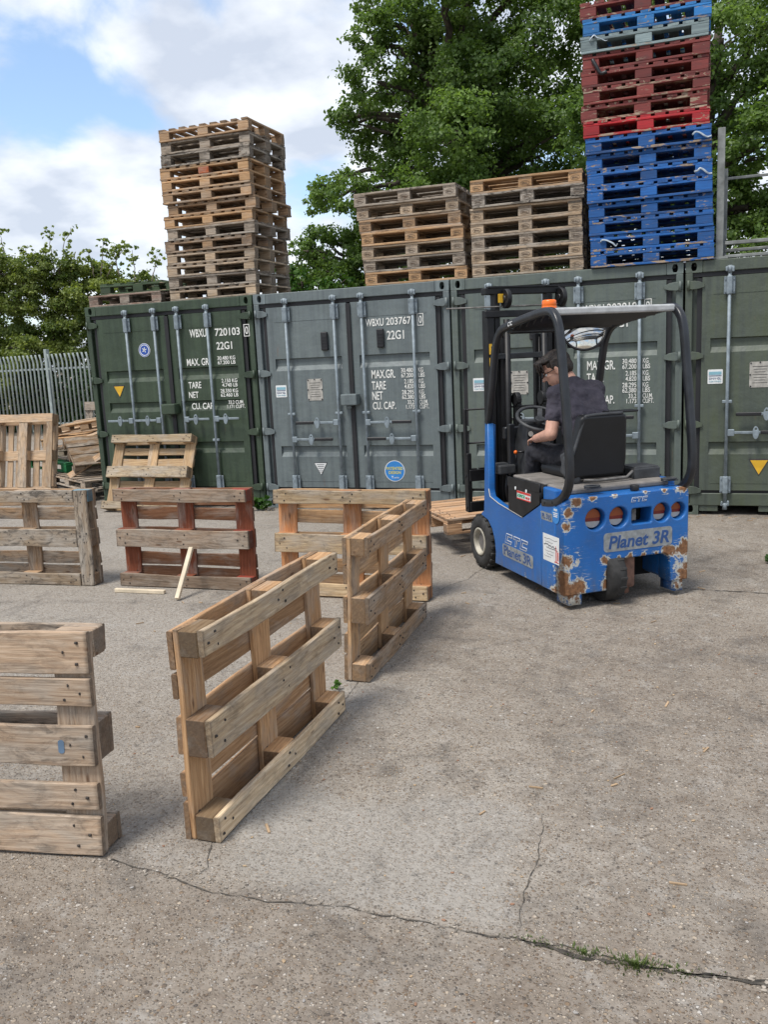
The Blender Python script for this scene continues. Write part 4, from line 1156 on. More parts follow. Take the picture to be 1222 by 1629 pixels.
RIGHT = [(960, 40, 75), (1000, 120, 75), (960, 210, 70), (1020, 250, 75), (970, 330, 75), (1050, 60, 70), (1090, 150, 65), (1150, 60, 75), (1170, 170, 70), (1150, 260, 65), (1210, 120, 70), (1220, 230, 75), (1190, 330, 65), (1100, 320, 70), (1240, 320, 70), (1180, -30, 80), (1080, -50, 85), (1260, 20, 85), (1160, 385, 50), (1060, 380, 60), (1230, 400, 50), (1290, 180, 90), (1300, 330, 90)]
b0 = at_px(1120, 600, 7.5); tree('maple_tree', 'tall dark maple behind the coloured tower at the right edge', (b0.x, 7.5, 0), cl(RIGHT, 7.5, 2), 4300, .064, M_LEAF_MAPLE, 12, .28, 'trees behind the containers')
LOW = [(480, 400, 26), (510, 385, 34), (545, 400, 46), (575, 380, 36), (500, 425, 36), (540, 440, 40), (580, 430, 44), (470, 440, 24), (620, 440, 50), (680, 420, 60), (760, 400, 60), (850, 400, 60), (930, 400, 60)]
b0 = at_px(560, 600, 10.5); tree('sapling_tree', 'small dark tree between the two wooden stacks', (b0.x, 10.5, 0), cl(LOW, 10.5, 3, .8), 5000, .064, M_LEAF_MAPLE, 13, .12, 'trees behind the containers')
b0 = at_px(475, 600, 9.0); tree('bright_shrub', 'bright yellow-green shrub beside the tall pallet tower', (b0.x, 9.0, 0), cl([(462, 455, 24), (480, 448, 24), (500, 460, 24), (525, 458, 22), (455, 430, 16), (550, 455, 22)], 9.0, 4, .3), 1500, .085, M_LEAF_BRIGHT, 14, .05, 'shrubs behind the containers')
# hedge behind the fence: shrubs one can tell apart
def shrub(label, lst, y, seed, mat, dens=6200, leaf=.07, twigs=(), group='hedge shrubs behind the fence'):
    b0 = at_px(sum(l[0] for l in lst) / len(lst), 640, y)
    cs = cl(lst, y, seed, .5)
    t = tree('hedge_shrub', label, (b0.x, y, 0), cs, dens, leaf, mat, seed, .07, group)
    rnd = random.Random(seed); b = MB(); ctr = []
    for x0, y0, x1, y1 in twigs:
        p, q = at_px(x0, y0, y - .4), at_px(x1, y1, y - .3)
        limb(b, p - Vector((b0.x, y, 0)), q - Vector((b0.x, y, 0)), .018, .006, rnd, .03)
        for f in (.55, .75, .9, 1.0): ctr.append(tuple(p.lerp(q, f) - Vector((b0.x, y, 0)) + Vector((rnd.uniform(-.1, .1), 0, rnd.uniform(-.1, .1)))))
    if twigs:
        b.build('twigs', M_TWIG, t)
        link('twig_leaves', leaves_mesh('twig_leaves', ctr, [.2] * len(ctr), [26] * len(ctr), leaf * 1.2, mat, seed + 1, sub=5), t)
    return t
shrub('olive-green hedge shrub at the far left behind the fence', [(-40, 450, 50), (0, 430, 36), (20, 470, 46), (10, 520, 50), (-20, 570, 50), (40, 560, 46), (30, 620, 46), (-30, 630, 50), (50, 430, 30), (20, 680, 40), (-30, 690, 40)], 12.0, 31, M_LEAF_HEDGE, twigs=[(45, 470, 40, 395), (20, 500, 60, 410), (10, 420, 0, 375), (60, 440, 75, 400)])
shrub('tall wispy hedge shrub with sprigs reaching above the green container', [(90, 430, 34), (80, 480, 44), (110, 510, 44), (75, 540, 40), (120, 560, 40), (100, 610, 46), (140, 470, 34), (120, 440, 26), (110, 660, 44), (60, 650, 40)], 12.4, 32, M_LEAF_HEDGE, twigs=[(90, 450, 112, 362), (85, 440, 78, 372), (110, 450, 120, 400), (70, 470, 55, 405)])
shrub('yellowish hedge shrub behind the left corner of the green container', [(150, 440, 28), (175, 450, 32), (160, 500, 40), (200, 470, 34), (230, 455, 28), (215, 510, 40), (180, 550, 44), (250, 480, 34), (170, 620, 50), (240, 560, 50)], 12.8, 33, M_LEAF_HEDGE, twigs=[(160, 440, 165, 385), (190, 440, 180, 392), (215, 450, 210, 398), (240, 450, 250, 408), (150, 440, 140, 400), (170, 440, 200, 390)])
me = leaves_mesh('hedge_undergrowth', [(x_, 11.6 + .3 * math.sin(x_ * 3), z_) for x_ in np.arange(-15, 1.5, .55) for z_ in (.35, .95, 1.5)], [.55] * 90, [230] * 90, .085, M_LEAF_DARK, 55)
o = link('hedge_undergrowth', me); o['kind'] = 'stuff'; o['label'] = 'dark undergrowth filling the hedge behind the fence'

# grass and weeds
def tuft(x, y, n, h, spread, label, seed, name='grass_tuft', cat='grass tuft', group='weeds in the slab joints'):
    rnd = random.Random(seed); b = MB(); tints = []
    for i in range(n):
        a = rnd.uniform(0, 6.28); r = abs(rnd.gauss(0, spread)); hh = h * rnd.uniform(.5, 1.1); w_ = .0022; ln = rnd.uniform(.2, .9) * hh
        p = Vector((r * math.cos(a) * 1.6, r * math.sin(a) * .6, 0)); d = Vector((math.cos(a), math.sin(a), 0)); s_ = Vector((-d.y, d.x, 0)) * w_
        m = p + d * ln * .35 + Vector((0, 0, hh * .65)); e = p + d * ln + Vector((0, 0, hh))
        vs = [b.bm.verts.new(q) for q in (p - s_, p + s_, m + s_ * .8, m - s_ * .8, e)]
        b.bm.faces.new(vs[:4]); b.bm.faces.new((vs[3], vs[2], vs[4])); tints += [rnd.random()] * 5
    me = bpy.data.meshes.new(name); b.bm.to_mesh(me); b.bm.free(); me.materials.append(M_GRASS)
    at = me.attributes.new('tint', 'FLOAT', 'POINT'); at.data.foreach_set('value', tints)
    o = link(name, me); o.location = (x, y, .003); tag(o, label, cat, group)
tuft(7.23, -7.185, 120, .011, .032, 'small grass tuft in the slab joint, left of the larger one', 1)
tuft(7.38, -7.195, 200, .018, .040, 'largest grass tuft in the slab joint at the lower right', 2)
tuft(7.50, -7.185, 70, .009, .035, 'thin flat weeds in the slab joint at the right of the largest tuft', 3)
tuft(7.08, -7.178, 80, .006, .035, 'short moss and grass at the left end of the weedy joint', 4)
def weed(x, y, r, n, leaf, label, seed):
    me = leaves_mesh('weed_plant', [(0, 0, r * .5)], [r], [n], leaf, M_LEAF_BRIGHT, seed, sub=8)
    o = link('weed_plant', me); o.location = (x, y, .01); tag(o, label, 'weed', 'leafy weeds')
weed(2.46, -.16, .13, 160, .05, 'leafy weed growing between the green and blue-grey containers', 61)
weed(8.12, -2.0, .11, 70, .05, 'leafy weed on the ground at the right edge beside the forklift', 62)
weed(5.66, -5.40, .03, 26, .022, 'tiny weed by the foot of the second pallet', 63)

# loose grit on the slab
rnd = random.Random(9); b = MB()
for i in range(520):
    x_ = rnd.uniform(4.6, 9.2); y_ = rnd.uniform(-7.8, -3.2)
    r_ = rnd.uniform(.002, .0065) * (1.25 if rnd.random() < .06 else 1)
    b.mi = rnd.choice((0, 0, 1, 2))
    t_ = bmesh.new(); bmesh.ops.create_icosphere(t_, subdivisions=1, radius=r_)
    b._merge(t_, Matrix.Translation((x_, y_, r_ * .45)) @ Euler((0, 0, rnd.uniform(0, 6))).to_matrix().to_4x4() @ Matrix.Diagonal((rnd.uniform(1, 1.7), 1, .55, 1)))
o = b.build('loose_grit', [plain('tan_grit', (.36, .26, .16), .85), plain('grey_grit', (.30, .28, .26), .85), plain('brown_grit', (.24, .13, .08), .85)])
o['kind'] = 'stuff'; o['label'] = 'loose grit scattered over the slab'
rnd = random.Random(17); b = MB()
for i in range(150):
    if i < 90: x_, y_ = rnd.uniform(2.4, 9), -abs(rnd.gauss(.02, .16)) - .02
    else: x_, y_ = rnd.uniform(3.5, 8.5), rnd.uniform(-6.8, -1)
    b.box((x_, y_, .004), (rnd.uniform(.02, .07), rnd.uniform(.003, .010), rnd.uniform(.003, .006)), rot=(0, 0, rnd.uniform(0, 3.1)))
o = b.build('wood_splinters', plain('splinter_wood', (.36, .25, .15), .9, 0, .3, 4)); o['kind'] = 'stuff'; o['label'] = 'wood splinters and scraps on the yard'
#FORKLIFT#
# ------------------------------------------------------------------ forklift (local: X forward, Y left, Z up, origin under the rear face)
TRUCK = Matrix.Translation((7.071, -3.409, 0)) @ Matrix.Rotation(2.216, 4, 'Z')
REAR = Matrix(((0, 0, -1), (-1, 0, 0), (0, 1, 0))).to_4x4()        # plate x -> -Y, y -> Z, facing -X
LEFT = Matrix(((-1, 0, 0), (0, 0, 1), (0, 1, 0))).to_4x4()         # plate x -> -X, y -> Z, facing +Y
def smooth(pts, n=6):
    P = [Vector(p) for p in pts]; out = []
    for i in range(len(P) - 1):
        a, b_, c, d = P[max(i - 1, 0)], P[i], P[i + 1], P[min(i + 2, len(P) - 1)]
        for k in range(n):
            u = k / n
            out.append(.5 * ((2 * b_) + (c - a) * u + (2 * a - 5 * b_ + 4 * c - d) * u * u + (3 * b_ - a - 3 * c + d) * u ** 3))
    out.append(P[-1]); return out
def ctc(w, h, e, mat):
    """slanted square outline letters; e insets the strokes"""
    g = w * .055; lw = (w - h * .35 - 2 * g) / 3; th = h * .33; loops = []
    for k, ch in enumerate('CTC'):
        x = k * (lw + g)
        if ch == 'C': L_ = [(e, e), (lw - e, e), (lw - e, th - e), (th * 1.3 - e, th - e), (th * 1.3 - e, h - th + e), (lw - e, h - th + e), (lw - e, h - e), (e, h - e)]
        else: L_ = [(e, h - e), (e, h - th + e), ((lw - th) / 2 + e, h - th + e), ((lw - th) / 2 + e, e), ((lw + th) / 2 - e, e), ((lw + th) / 2 - e, h - th + e), (lw - e, h - th + e), (lw - e, h - e)]
        loops.append([(x + px + py * .35, py) for px, py in L_])
    me = plate_mesh(loops, .0014); me.materials.append(mat); return me
def forklift():
    t = thing('forklift', 'battered blue three-wheel electric forklift with rust patches and a man driving', 'forklift')
    t.matrix_world = TRUCK
    # --- counterweight
    out = [(-.498, .11), (-.165, .11)] + [(-.163, .26)] + arc(-.100, .265, .062, 180, 90, 5) + arc(.290, .265, .062, 90, 0, 5) + [(.352, .115), (.498, .115), (.5, .75)] + arc(.462, .756, .036, 0, 90, 4) + arc(-.452, .742, .044, 90, 180, 4)
    lamps = [(-.252, .628, .078), (-.068, .626, .074), (.278, .626, .068), (.412, .626, .062)]
    holes = [circle(x_, z_, r_, 26) for x_, z_, r_ in lamps] + [rrect(.035, .565, .195, .675, .014, 3)]
    b = MB(); b.mesh(plate_mesh([out] + holes, .15, .010), Matrix.Translation((.075, 0, 0)) @ REAR)
    for s in (-1, 1):
        side = [(.12, .105), (.333, .105), (.333, .715), (.12, .755)]
        b.mesh(plate_mesh([side], .07, .004), Matrix.Translation((0, s * .4655, 0)) @ FRONT)
        b.box((.235, s * .455, .775), (.19, .055, .12), bev=.012, seg=2)
    b.box((.30, .312, .235), (.34, .27, .24), bev=.02); b.box((.30, -.405, .235), (.34, .10, .24), bev=.02)
    b.box((.22, 0, .768), (.34, .93, .05), rot=(0, rad(-3), 0), bev=.01)
    for y0, y1 in ((.33, .49), (-.36, -.49)):
        v = MB()
        b.tube([(.03, (y0 + y1) / 2, .035), (.03, (y0 + y1) / 2, .125)], 0, sect=[(-.02, -abs(y1 - y0) / 2 + .03), (.13, -abs(y1 - y0) / 2 + .02), (.13, abs(y1 - y0) / 2 - .02), (-.02, abs(y1 - y0) / 2 - .03)], up=(1, 0, 0)); v.bm.free()
    b.build('counterweight', M_BLUE, t)
    b = MB(); b.box((.32, 0, .57), (.33, .84, .36)); b.box((.52, 0, .22), (.1, .84, .22)); b.box((.75, 0, .3), (.8, .86, .42)); b.build('chassis', M_DARK, t)
    for x_, z_, r_ in lamps:
        l = MB(); l.cyl((.155, -x_, z_), (.052, -x_, z_), r_ * .86, seg=24, bev=.006)
        o = l.build('tail_lamp', M_RED, t)
        a = MB(); a.mesh(plate_mesh([[(r_ * .82 * math.cos(rad(q)), r_ * .82 * math.sin(rad(q))) for q in range(0, 181, 12)]], .004), Matrix.Translation((.050, -x_, z_ + .004)) @ REAR); a.build('amber_lens', M_AMBER, o)
        a = MB(); a.mesh(plate_mesh([[(r_ * .82 * math.cos(rad(q)), r_ * .82 * math.sin(rad(q))) for q in range(196, 345, 12)]], .004), Matrix.Translation((.0495, -x_, z_ - .002)) @ REAR); a.build('clear_lens', M_LENSW, o)
    b = MB(); b.box((.10, -.085, .62), (.09, .04, .085), bev=.004); b.cyl((.08, -.09, .635), (.10, -.09, .575), .012); b.build('tow_pin', M_HUB, t)
    # --- side panels with the front pillars
    out = [(.337, .105), (1.15, .10), (1.135, .20), (1.150, .29), (1.195, .375), (1.275, .435), (1.405, .458), (1.405, .476), (1.352, .505), (1.335, .66), (1.286, 1.228), (1.232, 1.228), (1.240, .70), (1.215, .638), (1.05, .605), (.63, .562), (.337, .705)]
    for s in (1, -1):
        b = MB(); b.mesh(plate_mesh([out], .055, .006), Matrix.Translation((0, s * .4715, 0)) @ FRONT)
        b.box((1.275, s * .440, .93), (.03, .03, .58), rot=(0, rad(-3.5), 0))
        b.build('side_panel', M_BLUE, t)
    e = MB(); e.tube([(1.238, .5005, .70), (1.215, .5005, .640), (1.05, .5005, .607), (.63, .5005, .564)], .004, seg=6); e.build('edge_trim', M_LENSW, t)
    b = MB(); b.box((1.02, 0, .545), (.62, .88, .03)); b.box((1.32, 0, .44), (.03, .88, .22)); b.build('floor_plate', M_DECK, t)
    # --- battery cover and deck
    out = [(.338, .842), (.862, .838), (.862, .592), (.63, .566), (.338, .708)]
    b = MB(); b.mesh(plate_mesh([out], .06, .004), Matrix.Translation((0, .4745, 0)) @ FRONT)
    b.mesh(plate_mesh([[(.338, .790), (.868, .776), (.868, .846), (.338, .856)]], .02, .003), Matrix.Translation((0, .4965, 0)) @ FRONT)
    b.mesh(plate_mesh([out], .06, .004), Matrix.Translation((0, -.4745, 0)) @ FRONT); b.box((.85, 0, .68), (.03, .88, .30), bev=.004)
    b.build('battery_cover', M_BLACKM, t)
    b = MB()
    for dx in (.725, .545): b.cyl((dx, .506, .775), (dx, .509, .775), .013, seg=12)
    b.build('screw_cap', M_STICK, t)
    b = MB(); b.box((.62, 0, .842), (.52, .90, .022), bev=.006); b.box((.26, 0, .818), (.24, .86, .04), rot=(0, rad(-4), 0), bev=.012, seg=2); b.build('deck', M_DECK, t)
    b = MB(); b.box((.36, -.325, .872), (.22, .22, .085), bev=.012, seg=2); b.box((.36, -.325, .916), (.20, .20, .012), bev=.004); b.build('tool_box', M_PLAST, t)
    b = MB(); b.cyl((.055, -.09, .795), (.055, -.09, .832), .032, seg=18, bev=.004); b.build('filler_cap', M_BLACK, t)
    for y_, n_ in ((.22, 0), (-.40, 1)):
        b = MB(); b.box((.09, y_, .836), (.045, .12, .012), bev=.004); b.torus((.10, y_, .846), .034, .006, scale=(1, 1.6, 1), seg=18, sub=6); b.build('deck_latch', M_PLAST, t)
    # --- overhead guard
    path = [(.315, .722), (.16, .742), (.045, .79), (-.030, .870), (-.055, .97), (-.045, 1.15), (-.012, 1.42), (.035, 1.74), (.062, 1.90), (.105, 1.995), (.185, 2.045), (.32, 2.045), (.6, 2.015), (.88, 1.975), (1.00, 1.935), (1.075, 1.85), (1.12, 1.72), (1.185, 1.46), (1.262, 1.232)]
    sec = [(-.027, -.018), (-.019, -.025), (.019, -.025), (.027, -.018), (.027, .018), (.019, .025), (-.019, .025), (-.027, .018)]
    for s in (1, -1):
        b = MB(); b.tube(smooth([(x_, s * .479, z_) for x_, z_ in path], 5), 0, sect=sec, up=(1, 0, 0))
        o = b.build('guard_post', M_POST, t)
        if s > 0:
            k = MB()
            for x_, z_ in ((.265, .728), (.15, .748)): k.cyl((x_, .500, z_), (x_, .5055, z_), .010, seg=12)
            k.build('bolt', M_DARK, o)
            k = MB(); k.mesh(text_mesh('CTC', .075, .03, M_STICK, bold=.01, shear=.3), Matrix.Translation((.80, .5055, 1.972)) @ Matrix.Rotation(rad(7), 4, 'Y') @ LEFT); k.build('lettering', M_STICK, o)
    b = MB(); b.box((.165, 0, 2.042), (.075, .92, .048), bev=.012, seg=2); b.build('roof_bar', M_ROOFBAR, t)
    b = MB(); b.box((.965, 0, 1.945), (.07, .85, .05), bev=.012); b.build('roof_bar', M_POST, t)
    for i in range(6):
        b = MB(); x_ = .29 + .115 * i; b.box((x_, 0, 2.035 - (x_ - .2) * .10), (.085, .85, .012), rot=(0, rad(38), 0), bev=.004); b.build('roof_slat', M_POST, t)
    # mirror under the roof
    b = MB(); n, m = 22, 6; R_ = .165; rows = []
    for j in range(m + 1):
        r_ = R_ * j / m; rows.append([b.bm.verts.new((-.045 * (1 - (j / m) ** 2), r_ * math.cos(math.pi + math.pi * i / n), r_ * math.sin(math.pi + math.pi * i / n))) for i in range(n + 1)])
    for a, c in zip(rows, rows[1:]):
        for i in range(n):
            f = b.bm.faces.new((a[i], c[i], c[i + 1], a[i + 1])) if a is not rows[0] else b.bm.faces.new((a[0], c[i], c[i + 1])); f.smooth = True
    bmesh.ops.remove_doubles(b.bm, verts=b.bm.verts, dist=1e-5)
    mo = b.build('mirror', M_MIRROR, t); mo.location = (.89, -.175, 1.925); mo.rotation_euler = (0, rad(24), rad(-22))
    b = MB(); b.tube([(-.004, R_ * math.cos(math.pi + math.pi * i / n), R_ * math.sin(math.pi + math.pi * i / n)) for i in range(n + 1)], .010, seg=8)
    b.box((.012, 0, -.07), (.012, .26, .13)); b.box((0, 0, .004), (.014, .33, .012)); b.cyl((.02, 0, 0), (.03, 0, .06), .012); b.build('mirror_rim', M_BLACK, mo)
    # beacon
    b = MB(); b.cyl((.60, .27, 2.00), (.60, .27, 2.05), .050, seg=20, bev=.004); o = b.build('beacon', M_GALV, t)
    b = MB(); b.lathe((.60, .27, 2.051), (0, 0, 1), [(.052, 0), (.055, .008), (.055, .045), (.051, .050), (.053, .055), (.051, .086), (.044, .094), (0, .097)], 24); b.build('beacon_lens', M_ORANGE, o)
    # --- mast
    for s, y0 in ((1, .332), (-1, -.278)):
        b = MB(); b.box((1.545, y0, 1.10), (.11, .062, 2.06), bev=.004); o = b.build('mast_rail', M_BLACKM, t)
        k = MB(); k.box((1.545, y0 - s * .066, 1.25), (.08, .050, 2.10), bev=.004); k.box((1.49, y0 - s * .10, 1.0), (.02, .05, 1.8)); k.box((1.555, y0 - s * .135, 1.05), (.05, .115, 1.75), bev=.004); k.build('inner_rail', M_BLACKM, o)
        k = MB(); k.cyl((1.48, y0 - s * .135, .25), (1.48, y0 - s * .135, 2.05), .026, seg=14); k.cyl((1.52, y0 - s * .16, .4), (1.52, y0 - s * .16, 1.9), .010, seg=8); k.build('lift_cylinder', M_BLACKM, o)
        k = MB(); yy = .20 if s > 0 else -.30
        k.cyl((1.47, yy - .02, 2.215), (1.47, yy + .02, 2.215), .078, seg=24, bev=.006); k.cyl((1.47, yy - .03, 2.215), (1.47, yy + .03, 2.215), .028, seg=12)
        for q in range(6): k.box((1.47 + .05 * math.cos(q), yy + .021, 2.215 + .05 * math.sin(q)), (.02, .006, .02))
        k.build('sheave', M_BLACKM, o)
        k = MB(); yy = .13 if s > 0 else -.11
        k.cyl((1.46, yy - .022, 1.395), (1.46, yy + .022, 1.395), .058, seg=20, bev=.004); k.box((1.43, yy, 1.25), (.02, .03, .26)); k.box((1.49, yy, 1.15), (.02, .03, .46))
        for q in range(12): k.box((1.402, yy, 1.38 - .028 * q), (.010, .034, .016))
        k.build('chain_pulley', M_BLACKM, o)
    b = MB(); b.box((1.545, .027, 2.280), (.09, .69, .055), bev=.006); b.box((1.51, .027, 2.312), (.05, .64, .012)); b.build('mast_crossbar', M_BLACKM, t)
    b = MB(); b.box((1.49, .027, 2.095), (.03, .72, .055), bev=.006); b.build('mast_crossbar', M_BLACKM, t)
    b = MB(); b.box((1.48, .027, 1.752), (.03, .62, .048), bev=.006); b.build('mast_crossbar', M_POST, t)
    b = MB(); b.cyl((1.49, .72, 2.150), (1.49, -.36, 2.160), .006, seg=6); b.build('hose', M_HUB, t)
    b = MB(); b.box((1.475, .332, 1.815), (.012, .05, .085)); b.box((1.475, .332, 1.64), (.012, .05, .21)); o = b.build('warning_sticker', M_YEL, t)
    k = MB()
    for z_ in (1.83, 1.80, 1.72, 1.70, 1.665, 1.62, 1.60, 1.57): k.box((1.468, .332, z_), (.003, .026, .012))
    k.build('sticker_print', M_TXTDARK, o)
    b = MB(); b.box((1.478, .245, 2.22), (.012, .042, .07)); b.build('warning_sticker', M_YEL, t)
    # --- carriage, load guard and forks
    b = MB(); b.box((1.74, 0, .745), (.04, .92, .10), bev=.004); b.box((1.74, 0, .470), (.04, .92, .09), bev=.004)
    for y_ in (-.22, .22): b.box((1.69, y_, .60), (.06, .05, .40), bev=.004)
    for q in range(12): b.box((1.74, -.42 + .076 * q, .80), (.03, .05, .012))
    b.build('carriage', M_BLACKM, t)
    for s in (1, -1):
        b = MB(); b.box((1.775, s * .455, .68), (.075, .042, .52), bev=.006); b.box((1.775, s * .470, 1.12), (.05, .020, .40), bev=.004); b.cyl((1.775, s * .477, .74), (1.775, s * .483, .74), .014); b.cyl((1.775, s * .477, .46), (1.775, s * .483, .46), .014)
        b.build('load_guard_upright', M_BLACKM, t)
    b = MB(); b.cyl((1.775, .47, 1.312), (1.775, -.47, 1.312), .008, seg=8); b.cyl((1.775, .47, 1.022), (1.775, -.47, 1.022), .008, seg=8); b.build('load_guard_rod', M_BLACKM, t)
    for y_ in (.24, -.24):
        b = MB(); b.box((1.785, y_, .545), (.04, .10, .56), bev=.004); b.box((2.33, y_, .283), (1.08, .10, .034), bev=.008); b.build('fork', M_BLACKM, t)
    # --- wheels
    for s in (1, -1):
        w_ = MB(); yc = s * .435
        w_.lathe((1.42, yc, .228), (0, s, 0), [(.118, -.08), (.20, -.08), (.222, -.062), (.226, 0), (.222, .062), (.200, .082), (.165, .088), (.130, .084), (.118, .070)], 40)
        for q in range(22):
            a = 2 * math.pi * q / 22
            for dy in (-.036, .040): w_.box((1.42 + .2225 * math.cos(a + dy), yc + dy, .228 + .2225 * math.sin(a + dy)), (.022, .062, .030), rot=(0, -(a + dy), 0), bev=.004)
        o = w_.build('front_wheel', M_TYRE, t)
        r_ = MB(); r_.lathe((1.42, yc, .228), (0, s, 0), [(.117, .074), (.120, .084), (.104, .088), (.098, .070), (.092, .040), (.060, .030), (0, .030)], 32); ro = r_.build('rim', M_RIM, o)
        r_ = MB(); r_.cyl((1.42, yc + s * .03, .228), (1.42, yc + s * .058, .228), .088, .072, 22, bev=.004)
        for q in range(5): r_.cyl((1.42 + .075 * math.cos(q * 1.257), yc + s * .03, .228 + .075 * math.sin(q * 1.257)), (1.42 + .075 * math.cos(q * 1.257), yc + s * .048, .228 + .075 * math.sin(q * 1.257)), .010, seg=6)
        r_.build('hub', M_HUB, o)
    w_ = MB(); w_.lathe((.14, .095, .198), (0, 1, 0), [(.0, -.066), (.12, -.07), (.185, -.066), (.197, -.05), (.198, 0), (.197, .05), (.185, .066), (.12, .07), (0, .066)], 40)
    for q in range(18):
        a = 2 * math.pi * q / 18
        w_.box((.14 + .196 * math.cos(a), .095 - .035, .198 + .196 * math.sin(a)), (.012, .055, .020), rot=(0, -a, 0), bev=.003)
    o = w_.build('rear_wheel', M_TYRE, t); o.rotation_euler = (0, 0, 0)
    b = MB(); b.box((.13, -.045, .22), (.16, .11, .26), bev=.025, seg=2); b.cyl((.12, -.03, .05), (.12, -.03, .2), .05, seg=18); b.build('drive_motor', M_RUSTY, t)
    b = MB(); b.box((.14, .012, .20), (.20, .018, .22), bev=.02, seg=2); b.build('wheel_fork', M_HUB, t)
    # --- cab
    b = MB(); b.mesh(plate_mesh([[(-.215, .0), (.215, .0), (.225, .12), (.212, .40)] + arc(.175, .41, .035, 0, 90, 4) + [(-.10, .445)] + arc(-.12, .40, .045, 90, 165, 4) + [(-.20, .20), (-.235, .10)]], .09, .02), Matrix.Translation((.305, .075, .885)) @ Matrix.Rotation(rad(-6), 4, 'Y') @ REAR)
    for z_ in (.36, .30): b.box((.246, .03, .862 + z_), (.012, .10, .014), bev=.005)
    so = b.build('seat_back', M_SEAT, t)
    k = MB(); k.tube(smooth([(.262, .305, .90), (.250, .310, .98), (.235, .275, 1.10), (.228, .205, 1.292), (.225, .16, 1.325), (.226, -.10, 1.328)], 5), .011, seg=8); k.build('piping', M_PLAST, so)
    k = MB(); k.box((.30, -.13, 1.333), (.10, .24, .016), bev=.006); k.build('back_flap', M_SEAT, so)
    k = MB(); k.box((.2445, .06, 1.235), (.004, .075, .013)); k.build('maker_plate', M_LENSW, so)
    b = MB(); b.box((.62, .0, .895), (.50, .46, .085), bev=.035, seg=3); b.box((.60, 0, .858), (.44, .36, .03), bev=.008); b.build('seat_cushion', M_SEAT, t)
    b = MB(); b.box((.40, .235, .935), (.16, .055, .15), rot=(0, rad(-25), 0), bev=.025, seg=3); b.box((.45, .232, 1.0), (.10, .04, .10), rot=(0, rad(20), 0), bev=.018, seg=2); b.box((.33, .235, .885), (.13, .06, .10), bev=.025, seg=2); b.build('hip_restraint', M_PLAST, t)
    b = MB(); b.tube([(.245, .20, .866), (.235, .10, .858), (.235, -.14, .862), (.25, -.20, .90)], .010, seg=8); b.build('seat_frame', M_HUB, t)
    b = MB(); b.mesh(plate_mesh([[(1.13, .55), (1.36, .55), (1.40, .90), (1.25, 1.21), (1.14, 1.235), (1.10, 1.18), (1.13, .90)]], .22, .015), Matrix.Translation((0, .11, 0)) @ FRONT); o = b.build('steering_column', M_PLAST, t)
    k = MB(); k.cyl((1.118, .185, 1.13), (1.098, .185, 1.135), .028, seg=18); k.build('gauge', M_BLACK, o)
    k = MB(); k.cyl((1.097, .185, 1.135), (1.095, .185, 1.1355), .022, seg=18); k.build('gauge_glass', M_LENSW, o)
    tilt = rad(-27)
    b = MB(); b.torus((0, 0, 0), .185, .014, seg=36, sub=10)
    for a in (90, 205, 335): b.box((.09 * math.cos(rad(a)), .09 * math.sin(rad(a)), -.012), (.19, .042, .012), rot=(0, rad(-6), rad(a)), bev=.005)
    b.cyl((0, 0, -.04), (0, 0, .006), .042, seg=20, bev=.006); b.cyl((0, 0, -.14), (0, 0, -.03), .022, seg=12)
    o = b.build('steering_wheel', M_PLAST, t); o.location = (1.10, .10, 1.25); o.rotation_euler = (0, tilt, 0)
    b = MB(); b.box((1.33, .335, .845), (.22, .15, .075), bev=.012, seg=2); b.box((1.30, .02, .83), (.26, .34, .08), bev=.012, seg=2); b.build('dashboard', M_PLAST, t)
    b = MB(); b.box((1.275, .275, 1.00), (.05, .05, .42), bev=.006); b.box((1.36, .12, 1.13), (.06, .36, .10), bev=.008); b.build('mast_bracket', M_POST, t)
    b = MB(); b.cyl((1.20, .27, .90), (1.20, .27, .985), .007, seg=8); b.cyl((1.20, .27, .985), (1.15, .22, .99), .009, seg=8); o = b.build('lever', M_BLACK, t)
    k = MB(); k.sphere((1.20, .272, .985), .016, seg=12); k.build('knob', M_ORANGE, o)
    for y_ in (.20, -.06):
        b = MB(); b.cyl((1.18, y_, .56), (1.14, y_, .64), .008, seg=8); b.box((1.13, y_, .645), (.02, .07, .05), rot=(0, rad(35), 0), bev=.004); b.build('pedal', M_BLACK, t)
    b = MB(); b.tube(smooth([(1.30, .30, .80), (1.27, .33, .68), (1.30, .30, .58)], 5), .010, seg=8); b.tube(smooth([(1.33, .26, .80), (1.25, .28, .70), (1.31, .24, .58)], 5), .009, seg=8); b.build('hose', M_BLACK, t)
    # --- lettering and stickers
    def on_left(me_, x_, z_, name, parent=t, y=.5005):
        o = link(name, me_, parent); o.matrix_local = Matrix.Translation((x_, y, z_)) @ LEFT; return o
    def on_rear(me_, y_, z_, name, parent=t, x=-.0012):
        o = link(name, me_, parent); o.matrix_local = Matrix.Translation((x, y_, z_)) @ REAR; return o
    def plate(loops, mat, th=.0016):
        me_ = plate_mesh(loops, th); me_.materials.append(mat); return me_
    on_left(plate([rrect(0, 0, .53, .098, .022, 4)], M_BADGE), .995, .200, 'badge')
    on_left(text_mesh('Planet 3R', .475, .075, M_BADGETX, bold=.012), .968, .214, 'badge_lettering', y=.5018)
    on_left(ctc(.40, .080, 0, M_STICK), .945, .312, 'maker_lettering'); on_left(ctc(.40, .080, .0055, M_BLUE), .945, .312, 'maker_lettering_fill', y=.5018)
    on_left(plate([rrect(0, 0, .17, .060, .008, 2)], M_BADGE), .325, .605, 'fleet_plate'); on_left(text_mesh('PL 315', .135, .036, M_BADGETX, bold=.01), .308, .617, 'fleet_number', y=.5018)
    on_left(plate([[(.055 * math.cos(a), .060 * math.sin(a)) for a in [2 * math.pi * q / 28 for q in range(28)]]], M_BLUEST), .110, .664, 'oval_sticker')
